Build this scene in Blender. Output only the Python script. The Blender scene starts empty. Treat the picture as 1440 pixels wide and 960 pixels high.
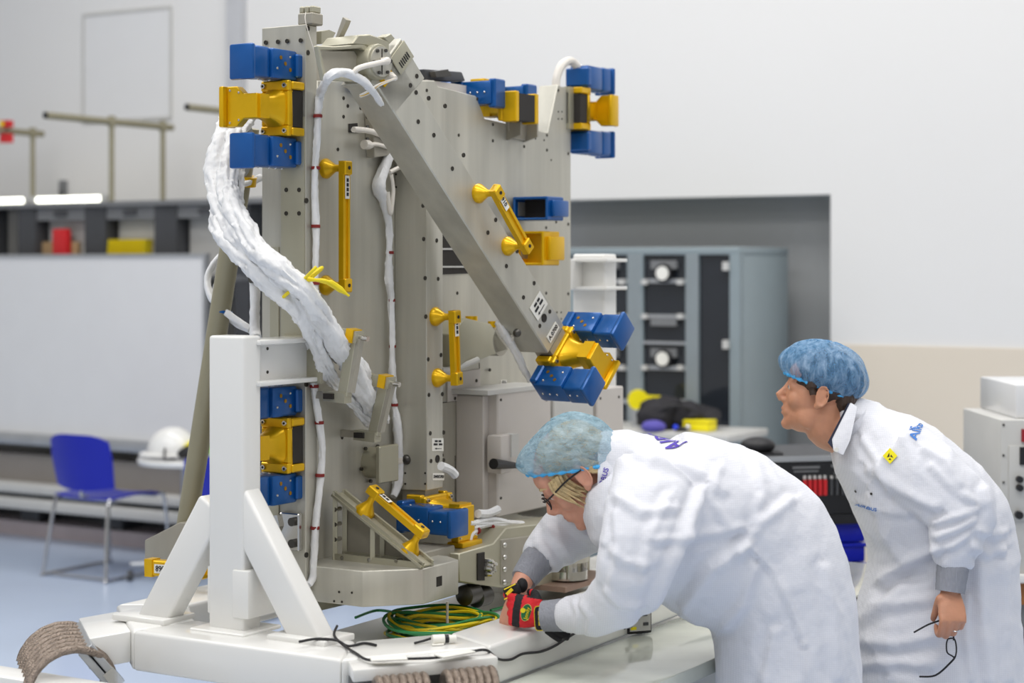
import bpy, bmesh, math, random
import numpy as np
from mathutils import Vector, Matrix, noise
from mathutils.bvhtree import BVHTree
random.seed(7); np.random.seed(7)
scene = bpy.context.scene
COL = scene.collection
# ------------------------------------------------------------------ camera
F = 2550.0; HZ = 375.0; H = 1.7           # focal length in pixels, horizon row, eye height
cd = bpy.data.cameras.new('camera'); cam = bpy.data.objects.new('camera', cd); COL.objects.link(cam)
cam.location = (0, 0, H); cam.rotation_euler = (math.pi/2, 0, 0)
cd.sensor_width = 36.0; cd.lens = F/1440*36; cd.shift_y = -(480-HZ)/1440
cd.clip_start = .1; cd.clip_end = 100
cd.dof.use_dof = True; cd.dof.focus_distance = 4.65; cd.dof.aperture_fstop = 2.4
scene.camera = cam
# ------------------------------------------------------------------ light
scene.view_settings.view_transform = 'Standard'; scene.view_settings.look = 'None'
scene.view_settings.gamma = 1.0; scene.view_settings.use_curve_mapping = False
scene.view_settings.exposure = 0.0
wd = bpy.data.worlds.new('hall'); scene.world = wd; wd.use_nodes = True
wd.node_tree.nodes['Background'].inputs[0].default_value = (1, .985, .955, 1)
wd.node_tree.nodes['Background'].inputs[1].default_value = .52
CA, SA = math.cos(math.radians(31)), math.sin(math.radians(31))
R = Vector((CA, -SA, 0)); U = Vector((SA, CA, 0)); Z = Vector((0, 0, 1))
def rw(a, b, z): return Vector((a*CA+b*SA, -a*SA+b*CA, z))
def area(name, a, b, z, sx, sy, power, tilt=None):
    l = bpy.data.lights.new(name, 'AREA'); l.shape = 'RECTANGLE'; l.size = sx; l.size_y = sy; l.energy = power
    l.color = (1, .975, .94)
    o = bpy.data.objects.new(name, l); COL.objects.link(o); o.location = rw(a, b, z)
    o.rotation_euler = (0, 0, math.radians(-31)); return o
for i, (a, b) in enumerate([(-6.5, 6.4), (-3.3, 6.4), (-.1, 6.4), (-6.5, 3), (-3.0, 2.6), (.2, 3), (-4, -.8), (-.5, -.8)]):
    area('ceiling_luminaire', a, b, 5.85, 3.0, 1.6, 84)
# ------------------------------------------------------------------ pixel -> place (used to measure the set out)
def ray(px, py): return (px-720)/F, (HZ-py)/F
def PY(px, py, Y): t, s = ray(px, py); return Vector((t*Y, Y, H+s*Y))
def onA(px, py, a): t, s = ray(px, py); return PY(px, py, a/(CA*t-SA))
def onB(px, py, b): t, s = ray(px, py); return PY(px, py, b/(SA*t+CA))
def onZ(px, py, z): t, s = ray(px, py); return PY(px, py, (z-H)/s)
def abz(v): return (v.x*CA-v.y*SA, v.x*SA+v.y*CA, v.z)
# ------------------------------------------------------------------ materials
def s2l(c): return tuple((x/255/12.92 if x/255 <= .04045 else ((x/255+.055)/1.055)**2.4) for x in c)
MATS = {}
def mat(name, rgb, rough=.5, metal=0., var=.06, scale=(6, 6, 6), bump=0., bscale=60., bstretch=(1, 1, 1), alpha=1., sub=0., coat=0., emit=0., rvar=0., trans=0.):
    if name in MATS: return MATS[name]
    m = bpy.data.materials.new(name); m.use_nodes = True; nt = m.node_tree; N = nt.nodes; L = nt.links
    p = N['Principled BSDF']; c = s2l(rgb)
    tc = N.new('ShaderNodeTexCoord'); mp = N.new('ShaderNodeMapping'); mp.inputs['Scale'].default_value = scale
    nz = N.new('ShaderNodeTexNoise'); nz.inputs['Scale'].default_value = 1; nz.inputs['Detail'].default_value = 4
    L.new(tc.outputs['Object'], mp.inputs[0]); L.new(mp.outputs[0], nz.inputs[0])
    cr = N.new('ShaderNodeValToRGB')
    cr.color_ramp.elements[0].position = .3; cr.color_ramp.elements[1].position = .7
    cr.color_ramp.elements[0].color = tuple(x*(1-var) for x in c)+(1,)
    cr.color_ramp.elements[1].color = tuple(min(1, x*(1+var)) for x in c)+(1,)
    L.new(nz.outputs[0], cr.inputs[0]); L.new(cr.outputs[0], p.inputs['Base Color'])
    p.inputs['Roughness'].default_value = rough; p.inputs['Metallic'].default_value = metal
    if rvar:
        mr = N.new('ShaderNodeMapRange'); mr.inputs[3].default_value = rough-rvar; mr.inputs[4].default_value = rough+rvar
        L.new(nz.outputs[0], mr.inputs[0]); L.new(mr.outputs[0], p.inputs['Roughness'])
    if bump:
        m2 = N.new('ShaderNodeMapping'); m2.inputs['Scale'].default_value = bstretch
        n2 = N.new('ShaderNodeTexNoise'); n2.inputs['Scale'].default_value = bscale; n2.inputs['Detail'].default_value = 3
        b = N.new('ShaderNodeBump'); b.inputs['Strength'].default_value = bump; b.inputs['Distance'].default_value = .01
        L.new(tc.outputs['Object'], m2.inputs[0]); L.new(m2.outputs[0], n2.inputs[0]); L.new(n2.outputs[0], b.inputs['Height']); L.new(b.outputs[0], p.inputs['Normal'])
    if alpha < 1: p.inputs['Alpha'].default_value = alpha
    if trans: p.inputs['Transmission Weight'].default_value = trans
    if sub: p.inputs['Subsurface Weight'].default_value = sub; p.inputs['Subsurface Radius'].default_value = (.01, .004, .002)
    if coat: p.inputs['Coat Weight'].default_value = coat; p.inputs['Coat Roughness'].default_value = .08
    if emit: p.inputs['Emission Color'].default_value = c+(1,); p.inputs['Emission Strength'].default_value = emit
    MATS[name] = m; return m
M = dict(
 alu=mat('brushed aluminium', (188, 185, 173), .42, .42, .15, (14, 14, .8), .04, 40, (3, 3, .2), rvar=.06),  # brush grain, with colour streaks strengthened to imitate vertical reflections
 alud=mat('dull aluminium', (164, 159, 146), .5, .35, .12, (9, 9, 1.2), .05, 30, (3, 3, .3)),
 alug=mat('chromated aluminium', (176, 172, 152), .42, .5, .07, (8, 8, 2)),
 steel=mat('polished steel', (205, 203, 198), .16, .95, .05),
 dsteel=mat('dark steel', (84, 82, 78), .35, .8, .1),
 blue=mat('blue anodised metal', (2, 82, 152), .32, .3, .05, (20, 20, 20), coat=.25),
 gold=mat('gold anodised metal', (226, 178, 8), .30, .5, .06, (20, 20, 20)),
 dark=mat('hollow shade and dark metal', (38, 34, 30), .7, 0, .1),  # dark colour imitates the shade inside holes, slots, gaps and sockets
 hole=mat('bolt hole', (58, 54, 46), .6, .2, .1),
 white=mat('white gloss paint', (229, 228, 224), .22, 0, .015, (3, 3, 3), coat=.3),
 wrap=mat('white cable wrap', (226, 226, 226), .55, 0, .06, (30, 30, 30), .5, 45, (1, 1, .5)),
 ptfe=mat('white cable sleeve', (222, 216, 206), .4, 0, .05, (30, 30, 30)),
 red=mat('dark red lacing', (128, 30, 26), .6),
 yel=mat('yellow strap', (238, 214, 20), .5),
 ybr=mat('bright yellow plastic', (248, 232, 10), .4),
 blk=mat('black rubber', (22, 21, 24), .5, 0, .2),
 grn=mat('green earth wire', (40, 128, 72), .4),
 yw=mat('yellow earth wire', (226, 200, 20), .4),
 rope=mat('wire rope steel', (148, 134, 122), .35, .75, .2, (90, 90, 90), .6, 240),
 paper=mat('label paper', (232, 230, 222), .6),
 ink=mat('black ink', (24, 24, 26), .6),
 wall=mat('white wall paint', (226, 225, 223), .75, 0, .012, (.6, .6, .6)),
 beige=mat('beige wall paint', (222, 211, 194), .75, 0, .012, (.6, .6, .6)),
 gwall=mat('grey wall paint', (150, 152, 152), .75, 0, .02, (.6, .6, .6)),
 floor=mat('pale blue floor coating', (184, 198, 220), .22, 0, .05, (.8, .8, .8), rvar=.05),
 ceil=mat('ceiling white', (225, 225, 225), .8),
 board=mat('white board enamel', (224, 224, 224), .22, 0, .01),
 silver=mat('silver trim', (176, 178, 180), .35, .6),
 grey=mat('grey painted metal', (118, 119, 120), .5, 0, .05),
 dgrey=mat('dark grey plastic', (66, 67, 70), .55, 0, .08),
 lgrey=mat('light grey panel', (196, 195, 191), .5, 0, .03),
 taupe=mat('taupe panel', (146, 139, 132), .6, 0, .03),
 cab=mat('blue grey cabinet paint', (138, 150, 154), .45, 0, .02),
 cbl=mat('blue chair plastic', (8, 26, 168), .35, 0, .03),
 chrome=mat('chrome tube', (190, 190, 192), .15, .95, .03),
 box=mat('warm grey box paint', (200, 194, 188), .45, 0, .02),
 tan=mat('olive drab tube', (150, 144, 120), .45, .25, .06),
 glass=mat('tinted glass', (40, 44, 50), .06, 0, .05),
 redp=mat('red plastic', (206, 30, 36), .45),
 brown=mat('wood brown', (150, 96, 48), .6, 0, .15, (20, 2, 20)),
 purple=mat('purple cloth', (92, 84, 168), .8),
 bag=mat('black bag cloth', (34, 32, 36), .75, 0, .2, (8, 8, 8), .4, 20),
 lime=mat('hi-vis lime cloth', (140, 220, 40), .7),
 tube=mat('lit fluorescent tube', (255, 255, 240), .5, emit=3.2),
 deck=mat('plastic sheeted deck', (214, 218, 206), .12, 0, .10, (1.2, 9, 3), coat=.5),
)
# ------------------------------------------------------------------ mesh helpers
LOC = {}
def tag(o, label, cat, group=None):
    o['label'] = label; o['category'] = cat
    if group: o['group'] = group
    return o
def thing(name, label, cat, loc, group=None):
    o = bpy.data.objects.new(name, None); COL.objects.link(o); o.location = loc; LOC[o.name] = Vector(loc)
    o.empty_display_size = .1
    return tag(o, label, cat, group)
def smooth(me, ang=40):
    for p in me.polygons: p.use_smooth = True
    try: me.set_sharp_from_angle(angle=math.radians(ang))
    except Exception: pass
class MB:
    def __init__(s): s.bm = bmesh.new(); s.mi = 0; s.mats = []
    def face(s, vs):
        try: f = s.bm.faces.new(vs); f.material_index = s.mi; return f
        except ValueError: return None
    def v(s, p): return s.bm.verts.new(p)
    def hexa(s, P):                     # 8 corners: bottom ring then top ring
        v = [s.v(p) for p in P]
        for q in ((3, 2, 1, 0), (4, 5, 6, 7), (0, 1, 5, 4), (1, 2, 6, 5), (2, 3, 7, 6), (3, 0, 4, 7)): s.face([v[i] for i in q])
        return s
    def box(s, a0, a1, b0, b1, z0, z1):  # room axes
        return s.hexa([rw(a0, b0, z0), rw(a1, b0, z0), rw(a1, b1, z0), rw(a0, b1, z0), rw(a0, b0, z1), rw(a1, b0, z1), rw(a1, b1, z1), rw(a0, b1, z1)])
    def lbox(s, x0, x1, y0, y1, z0, z1):
        return s.hexa([(x0, y0, z0), (x1, y0, z0), (x1, y1, z0), (x0, y1, z0), (x0, y0, z1), (x1, y0, z1), (x1, y1, z1), (x0, y1, z1)])
    def prism(s, pts, d):                # polygon of points extruded by vector d
        d = Vector(d); p = [Vector(q) for q in pts]; A = [s.v(q) for q in p]; B = [s.v(q+d) for q in p]; n = len(p)
        s.face(A[::-1]); s.face(B)
        for i in range(n): s.face([A[i], A[(i+1) % n], B[(i+1) % n], B[i]])
        return s
    def ringprism(s, outer, inner, d):   # plate with one hole (same number of points)
        d = Vector(d); O = [Vector(q) for q in outer]; I = [Vector(q) for q in inner]; n = len(O)
        a = [s.v(q) for q in O]; b = [s.v(q) for q in I]; a2 = [s.v(q+d) for q in O]; b2 = [s.v(q+d) for q in I]
        for i in range(n):
            j = (i+1) % n
            s.face([a[j], a[i], b[i], b[j]]); s.face([a2[i], a2[j], b2[j], b2[i]]); s.face([a[i], a[j], a2[j], a2[i]]); s.face([b[j], b[i], b2[i], b2[j]])
        return s
    def bar(s, p, q, w, h, up=Z):        # rectangular bar between two points
        p = Vector(p); q = Vector(q); d = (q-p).normalized(); x = d.cross(up)
        x = x.normalized() if x.length > 1e-6 else Vector((1, 0, 0)); y = x.cross(d).normalized()
        c = [(-w/2, -h/2), (w/2, -h/2), (w/2, h/2), (-w/2, h/2)]
        return s.hexa([p+x*i+y*j for i, j in c]+[q+x*i+y*j for i, j in c])
    def loft(s, rings, caps=True, closed=False):
        V = [[s.v(p) for p in r] for r in rings]; n = len(V[0]); m = len(V)
        for k in range(m if closed else m-1):
            A = V[k]; B = V[(k+1) % m]
            for i in range(n): s.face([A[i], A[(i+1) % n], B[(i+1) % n], B[i]])
        if caps and not closed: s.face(V[0][::-1]); s.face(V[-1])
        return s
    def tube(s, pts, r, n=8, closed=False, flat=1.0):
        P = [Vector(p) for p in pts]; m = len(P); rs = r if hasattr(r, '__len__') else [r]*m; rings = []; prev = None
        for i in range(m):
            if closed: d = P[(i+1) % m]-P[i-1]
            else: d = P[min(i+1, m-1)]-P[max(i-1, 0)]
            d = d.normalized() if d.length > 1e-9 else Vector((0, 0, 1))
            if prev is None:
                x = d.cross(Vector((0, 0, 1)));
                if x.length < .05: x = d.cross(Vector((1, 0, 0)))
            else: x = prev-d*prev.dot(d)
            x.normalize(); prev = x.copy(); y = d.cross(x)
            rings.append([P[i]+(x*math.cos(2*math.pi*k/n)+y*math.sin(2*math.pi*k/n)*flat)*rs[i] for k in range(n)])
        return s.loft(rings, True, closed)
    def cyl(s, p, q, r, n=16, r2=None): return s.tube([p, q], [r, r if r2 is None else r2], n)
    def ball(s, c, rx, ry=None, rz=None, n=14, m=9, X=Vector((1, 0, 0)), Y=Vector((0, 1, 0)), Zv=Vector((0, 0, 1))):
        ry = ry or rx; rz = rz or rx; c = Vector(c); rings = []
        for j in range(m):
            t = math.pi*(j+.5)/m
            rings.append([c+X*(rx*math.sin(t)*math.cos(2*math.pi*k/n))+Y*(ry*math.sin(t)*math.sin(2*math.pi*k/n))-Zv*(rz*math.cos(t)) for k in range(n)])
        return s.loft(rings)
    def disc_hole(s, c, nrm, r, n=10, depth=.004, X=None):   # dark recessed-looking bolt hole: a low ring + floor
        nrm = Vector(nrm); x = nrm.cross(Z) if abs(nrm.z) < .9 else nrm.cross(Vector((1, 0, 0)))
        x.normalize(); y = nrm.cross(x); c = Vector(c)
        rg = lambda rr, o: [c+(x*math.cos(2*math.pi*k/n)+y*math.sin(2*math.pi*k/n))*rr+nrm*o for k in range(n)]
        return s.loft([rg(r, -.001), rg(r, .0008)])
    def bevel(s, w, seg=2, ang=30):
        bmesh.ops.remove_doubles(s.bm, verts=s.bm.verts, dist=1e-6)
        bmesh.ops.recalc_face_normals(s.bm, faces=s.bm.faces)
        es = [e for e in s.bm.edges if len(e.link_faces) == 2 and e.calc_face_angle(0) > math.radians(ang)]
        bmesh.ops.bevel(s.bm, geom=es, offset=w, segments=seg, affect='EDGES', profile=.5, clamp_overlap=True)
        return s
    def mesh(s, name='mesh'):
        bmesh.ops.recalc_face_normals(s.bm, faces=s.bm.faces)
        me = bpy.data.meshes.new(name); s.bm.to_mesh(me); s.bm.free(); return me
    def build(s, name, m, parent=None, sm=35, kind=None):
        me = s.mesh(name); return link(name, me, m, parent, sm, kind)
def link(name, me, m, parent=None, sm=35, kind=None, local=False):
    for x in (m if isinstance(m, (list, tuple)) else [m]): me.materials.append(x)
    if sm: smooth(me, sm)
    o = bpy.data.objects.new(name, me); COL.objects.link(o)
    if parent is not None:
        o.parent = parent; L = LOC[parent.name]; LOC[o.name] = L
        if not local: me.transform(Matrix.Translation(-L))
    else:
        if not local:                    # origin at the base of the thing
            co = np.array([v.co for v in me.vertices]); c = (co.min(0)+co.max(0))/2; c[2] = co[:, 2].min(); L = Vector(c)
            me.transform(Matrix.Translation(-L)); o.location = L; LOC[o.name] = L
        else: LOC[o.name] = Vector((0, 0, 0))
    if kind: o['kind'] = kind
    return o
def inst(name, me, parent, origin, ax, ay, az):   # share mesh data, placed by a frame (world) under a thing
    o = bpy.data.objects.new(name, me); COL.objects.link(o); L = LOC[parent.name] if parent else Vector((0, 0, 0))
    o.parent = parent; LOC[o.name] = L
    m = Matrix((ax, ay, az)).transposed().to_4x4(); m.translation = Vector(origin)-L; o.matrix_local = m
    return o
def struct(o): o['kind'] = 'structure'; return o
def spline(pts, n=8):
    P = [Vector(p) for p in pts]; out = []
    for i in range(len(P)-1):
        p0 = P[max(i-1, 0)]; p1 = P[i]; p2 = P[i+1]; p3 = P[min(i+2, len(P)-1)]
        for k in range(n):
            t = k/n
            out.append(.5*((2*p1)+(p2-p0)*t+(2*p0-5*p1+4*p2-p3)*t*t+(3*p1-p0-3*p2+p3)*t**3))
    return out+[P[-1]]
def interp(vals, n=8):
    out = []
    for i in range(len(vals)-1): out += [vals[i]+(vals[i+1]-vals[i])*k/n for k in range(n)]
    return out+[vals[-1]]
def text_mesh(txt, size, ext=.0006, bold=0.):
    c = bpy.data.curves.new('lettering', 'FONT'); c.body = txt; c.size = size; c.align_x = 'CENTER'; c.align_y = 'CENTER'; c.extrude = ext; c.offset = bold*size; c.resolution_u = 3
    o = bpy.data.objects.new('lettering', c); COL.objects.link(o); bpy.context.view_layer.update()
    me = bpy.data.meshes.new_from_object(o.evaluated_get(bpy.context.evaluated_depsgraph_get())); bpy.data.objects.remove(o); bpy.data.curves.remove(c)
    return me
def blur_print(parent, c, X, Yv, w, h, m=None, words=(.45, .4)):   # print too small to read: one block per word
    X = Vector(X).normalized(); Yv = Vector(Yv); Yv = (Yv-X*Yv.dot(X)).normalized(); n_ = X.cross(Yv); x = -w/2; gap = w*(1-sum(words))/max(1, len(words)-1) if len(words) > 1 else 0
    for q in words:
        b = MB().prism([c+X*x-Yv*h/2, c+X*(x+w*q)-Yv*h/2, c+X*(x+w*q)+Yv*h/2, c+X*x+Yv*h/2], n_*.0005); b.build('print_word', m or M['ink'], parent, 0); x += w*q+gap
def text(name, txt, size, parent, origin, ax, ay, m=None):
    me = text_mesh(txt, size); me.materials.append(m or M['ink']); ax = Vector(ax).normalized(); ay = Vector(ay); ay = (ay-ax*ay.dot(ax)).normalized()
    return inst(name, me, parent, origin, ax, ay, ax.cross(ay))
# ================================================================== the hall
def S(name, m, *boxes):
    b = MB()
    for q in boxes: b.box(*q)
    return struct(b.build(name, m, sm=0))
WB = 9.0
S('floor', M['floor'], (-16, 6, -5, 11, -.1, 0))
S('ceiling', M['ceil'], (-16, 6, -5, 11, 6.0, 6.1))
RL, RR, RT = -5.9, abz(onB(1168, 272, WB))[0], onB(1168, 273, WB).z
w = MB()
w.box(-16, RL, WB, WB+.9, 0, 6).box(RR, 6, WB, WB+.9, 0, 6).box(RL, RR, WB, WB+.9, RT, 6)
struct(w.build('wall_back', M['wall'], sm=0))
S('wall_alcove', M['gwall'], (RL, RR, WB+.22, WB+.9, 0, RT))
S('wall_wainscot', M['beige'], (RR, 6, WB-.012, WB, 0, onB(1300, 487, WB).z))
S('trim_1', mat('pale grey paint', (190, 191, 194), .6), (abz(onB(325, 100, WB))[0], abz(onB(347, 100, WB))[0], WB-.05, WB, 0, 6))
S('trim_2', M['lgrey'], (-16, -5.9, WB-.3, WB-.02, 0, .09))
p = abz(onB(117, 20, WB)); q = abz(onB(243, 167, WB)); r = MB()
r.ringprism([rw(p[0], WB-.012, q[2]), rw(q[0], WB-.012, q[2]), rw(q[0], WB-.012, p[2]), rw(p[0], WB-.012, p[2])],
            [rw(p[0]+.02, WB-.012, q[2]+.02), rw(q[0]-.02, WB-.012, q[2]+.02), rw(q[0]-.02, WB-.012, p[2]-.02), rw(p[0]+.02, WB-.012, p[2]-.02)], U*.012)
d = struct(r.build('window_1', M['lgrey'], sm=0)); LOC['window_1'] = Vector(d.location)
MB().box(p[0]+.02, q[0]-.02, WB-.006, WB, q[2]+.02, p[2]-.02).build('shutter_panel', M['board'], d, 0)

# ------------------------------------------------------------------ left background: racks, board, gantries
RB = 8.25
rz1 = 2.10; rz0 = 1.70
t = thing('rack_unit', 'long dark grey shelving unit with open bays above the white board', 'shelving', rw(-8.2, RB+.3, 0))
MB().box(-10.6, -6.2, RB-.02, RB+.5, rz1-.03, rz1).build('top_shelf', M['grey'], t, 0)
MB().box(-10.6, -6.2, RB, RB+.5, 1.62, 1.65).build('bottom_shelf', M['grey'], t, 0)
MB().box(-10.6, -6.2, RB+.46, RB+.5, .66, rz1-.03).build('back_panel', M['lgrey'], t, 0)
edges = [(-25, -8), (25, 50), (119, 148), (217, 248), (330, 350)]
for x0, x1 in edges:
    a0 = abz(onB(x0, 320, RB))[0]; a1 = abz(onB(x1, 320, RB))[0]
    MB().box(a0, a1, RB, RB+.12, .66, rz1-.03).build('upright', M['dgrey'], t, 0)
for x0, x1 in ((50, 119), (148, 217), (248, 330)):
    a0 = abz(onB(x0, 320, RB))[0]; a1 = abz(onB(x1, 320, RB))[0]
    MB().box(a0, a1, RB+.01, RB+.05, rz1-.11, rz1-.03).build('header', M['grey'], t, 0)
    c = (a0+a1)/2
    MB().box(c-.05, c+.05, RB-.004, RB+.01, rz1-.085, rz1-.055).build('name_plate', M['dgrey'], t, 0)
    MB().box(a0+.02, a1-.02, RB+.1, RB+.12, 1.65, rz1-.11).build('bay_panel', M['lgrey'], t, 0)
def onrack(px, py): return abz(onB(px, py, RB+.08))
x = onrack(86, 322); y = onrack(106, 341)
tag(MB().box(x[0], y[0], RB+.0, RB+.05, 1.65, x[2]).bevel(.01).build('parts_box', M['redp']), 'small red box in the second bay of the grey shelving', 'box')
x = onrack(152, 337); y = onrack(213, 357); tr = thing('parts_tray', 'yellow tray with slanted dividers in the third bay', 'tray', rw((x[0]+y[0])/2, RB+.05, 1.65))
MB().box(x[0], y[0], RB+.01, RB+.09, 1.65, 1.67).build('tray_base', M['yel'], tr, 0)
for k in range(9):
    a = x[0]+(y[0]-x[0])*(k+.5)/9; MB().prism([rw(a-.012, RB+.01, 1.67), rw(a+.0, RB+.01, 1.67), rw(a+.022, RB+.01, x[2]), rw(a+.01, RB+.01, x[2])], U*.08).build('divider', M['yel'], tr, 0)
x = onrack(62, 340); y = onrack(112, 352)
tag(MB().box(x[0], y[0], RB+.055, RB+.095, 1.65, x[2]).bevel(.01).build('wooden_tray', mat('pale wood', (176, 146, 108), .6)), 'low pale wooden tray beneath the red box on the shelf', 'tray')
for i, (x0, x1, lb) in enumerate(((-40, 44, 'lit white fluorescent tube on the shelving at the left frame edge'), (47, 152, 'longer lit white fluorescent tube lying along the shelving top'))):
    p = abz(onB(x0, 287, RB+.05)); q = abz(onB(x1, 283, RB+.05))
    l = thing('fluorescent_lamp', lb, 'lamp', rw((p[0]+q[0])/2, RB+.05, rz1), 'lamps on the shelving')
    MB().cyl(rw(p[0]+.02, RB+.05, rz1+.022), rw(q[0]-.02, RB+.05, rz1+.022), .019).build('lit_tube', M['tube'], l)
    for a in (p[0]+.02, q[0]-.02): MB().box(a-.02, a+.02, RB+.025, RB+.075, rz1, rz1+.045).build('end_holder', M['lgrey'], l, 0)
def gantry(px_pole, py_top, px0, px1, b_pole, second, label):
    t_, _ = ray(px_pole, 0); Y = b_pole/(SA*t_+CA); a = Y*(CA*t_-SA); z = H+(HZ-py_top)/F*Y
    b0 = abz(onA(px0, 170, a))[1]; b1 = abz(onA(px1, 170, a))[1]
    g = thing('tube_stand', label, 'stand', rw(a, b_pole, rz1), 'tube stands above the shelving')
    MB().cyl(rw(a, b0, z), rw(a, b1, z), .022, 12).build('cross_tube', M['tan'], g)
    MB().cyl(rw(a, b0-.004, z), rw(a, b0, z), .0205, 12).build('end_plug', M['blk'], g)
    ps = [b_pole]+([abz(onA(second, 170, a))[1]] if second else [])
    for b in ps:
        MB().cyl(rw(a, b, rz1), rw(a, b, z), .017, 12).build('upright_tube', M['tan'], g)
        MB().cyl(rw(a, b, z-.03), rw(a, b, z+.035), .024, 12).build('clamp', M['tan'], g)
    return a, z
gantry(229, 178, 64, 242, 8.7, 157, 'tube stand with one long cross tube on two uprights')
a, z = gantry(46, 187, -40, 60, 8.7, None, 'tube stand with a red sign hanging at the left edge')
gantry(330, 158, 263, 345, 8.7, None, 'tube stand half hidden behind the white cable bundle')
p = abz(onA(4, 187, a)); s_ = thing('hanging_sign', 'small red hanging sign with yellow spot on the tube', 'sign', rw(a, p[1], z-.08))
MB().box(a-.02, a+.06, p[1]-.01, p[1]+.035, z+.02, z+.065).box(a-.02, a+.06, p[1]-.01, p[1]+.035, z-.08, z-.022).build('red_plate', M['redp'], s_, 0)
MB().box(a-.015, a+.02, p[1]-.014, p[1]-.01, z+.03, z+.055).build('yellow_spot', M['ybr'], s_, 0)
p = abz(onB(91, 270, WB))
t = thing('wall_socket', 'small grey wall hook plate above the lit tube', 'fixture', rw(p[0], WB, 2.1))
MB().box(p[0]-.03, p[0]+.03, WB-.03, WB, p[2]-.02, p[2]+.08).bevel(.006).build('plate', M['grey'], t)
MB().cyl(rw(p[0], WB-.04, p[2]-.07), rw(p[0], WB-.04, p[2]), .008).build('hook', M['dgrey'], t)
# white board
BB = 8.1
ar = abz(onB(290, 500, BB))[0]; z1 = onB(145, 357, BB).z; z0 = onB(145, 620, BB).z
t = thing('white_board', 'large blank white board on frame in front of shelving', 'white board', rw(-8, BB, 0))
MB().box(-11, ar-.02, BB, BB+.03, z0+.02, z1-.02).build('writing_surface', M['board'], t, 0)
MB().box(-11, ar, BB-.008, BB+.035, z1-.02, z1).box(ar-.02, ar, BB-.008, BB+.035, z0, z1-.02).build('frame', M['silver'], t, 0)
MB().box(-11, ar, BB-.06, BB+.035, z0-.05, z0+.02).bevel(.01).build('pen_tray', M['silver'], t)
for a in (-10.9, ar-.15): MB().box(a, a+.06, BB+.035, BB+.09, .66, z1).build('post', M['grey'], t, 0)
# low bench below the board
t = thing('low_bench', 'long low taupe bench with light ledge under the white board', 'bench', rw(-8, 8.5, 0))
a1 = -5.9
MB().box(-11, a1, 8.14, 8.2, .36, .53).build('back_panel', M['taupe'], t, 0)
MB().box(-11, a1, 8.04, 8.45, .3, .36).bevel(.01).build('upper_ledge', M['lgrey'], t)
MB().box(-11, a1, 8.04, 8.12, .2, .27).bevel(.01).build('lower_ledge', M['lgrey'], t)
for a in (-10.6, -9.9, -9.25, -8.6, -7.9, -7.2, -6.5): MB().box(a, a+.16, 8.26, 8.45, .09, .3).build('foot_block', M['dgrey'], t, 0)
MB().box(-11, a1, 8.45, 8.5, 0, .36).build('rear_panel', M['dgrey'], t, 0)
MB().box(-11, a1, 8.13, 8.78, .62, .66).build('bench_top', M['lgrey'], t, 0)
MB().box(-11, a1, 8.24, 8.45, 0, .09).build('kick_board', mat('pink grey board', (196, 182, 182), .6), t, 0)
for a in (-10.9, -8.4, a1-.06): MB().box(a, a+.06, 8.7, 8.76, 0, .62).build('rear_leg', M['dgrey'], t, 0)
# blue chairs
def chair(a, b, label, yaw=0):
    t = thing('stacking_chair', label, 'chair', rw(a, b, 0), 'blue stacking chairs'); o = rw(a, b, 0)
    rx = (R*math.cos(yaw)+U*math.sin(yaw)); ux = (U*math.cos(yaw)-R*math.sin(yaw))
    def P(x, y, z): return o+rx*x+ux*y+Z*z
    # backrest: curved shell
    rings = []
    for j in range(9):
        v = j/8; ring = []
        for k in range(9):
            u = k/8-.5; w_ = .40*(1-.10*abs(v-.6)); top = (1-(2*u)**4*.12)
            ring.append(P(u*w_*1.1, -.02-.05*v+.05*(2*u)**2, .50+.29*v*top-.02*(1-v)*(1-(2*u)**2)))
        rings.append(ring)
    m = MB(); m.loft([[*r_, *[p_+ux*.012 for p_ in r_[::-1]]] for r_ in rings]); m.build('backrest', M['cbl'], t, 50)
    rings = []
    for j in range(9):
        v = j/8; ring = []
        for k in range(7):
            u = k/6-.5; ring.append(P(u*.43*(1-.08*v), .02+.42*v, .44+.012*(2*u)**2-.02*max(0, v-.75)*4*abs(v)+.006*math.sin(v*3)))
        rings.append(ring)
    m = MB(); m.loft([[*r_, *[p_-Z*.012 for p_ in r_[::-1]]] for r_ in rings]); m.build('seat', M['cbl'], t, 50)
    for sx in (-1, 1):
        m = MB(); m.tube(spline([P(sx*.20, .40, .43), P(sx*.215, .43, .40), P(sx*.23, .46, .03), P(sx*.23, .44, .012), P(sx*.235, -.02, .012), P(sx*.23, -.05, .03), P(sx*.2, 0, .40), P(sx*.195, .03, .43)], 5), .0105); m.build('side_frame', M['chrome'], t)
    MB().tube([P(0, .06, .432), P(0, .0, .45), P(0, .004, .56)], .012).build('back_support', M['chrome'], t)
    MB().cyl(P(-.23, -.02, .012), P(.23, -.02, .012), .009).build('rear_crossbar', M['chrome'], t)
    MB().cyl(P(-.195, .06, .425), P(.195, .06, .425), .009).build('seat_bar', M['chrome'], t)
    MB().cyl(P(-.195, .38, .425), P(.195, .38, .425), .009).build('seat_bar', M['chrome'], t)
chair(-7.11, 7.27, 'blue plastic chair with chrome legs standing alone by white board')
chair(-5.72, 6.78, 'blue plastic chair mostly hidden behind the white post')
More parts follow.
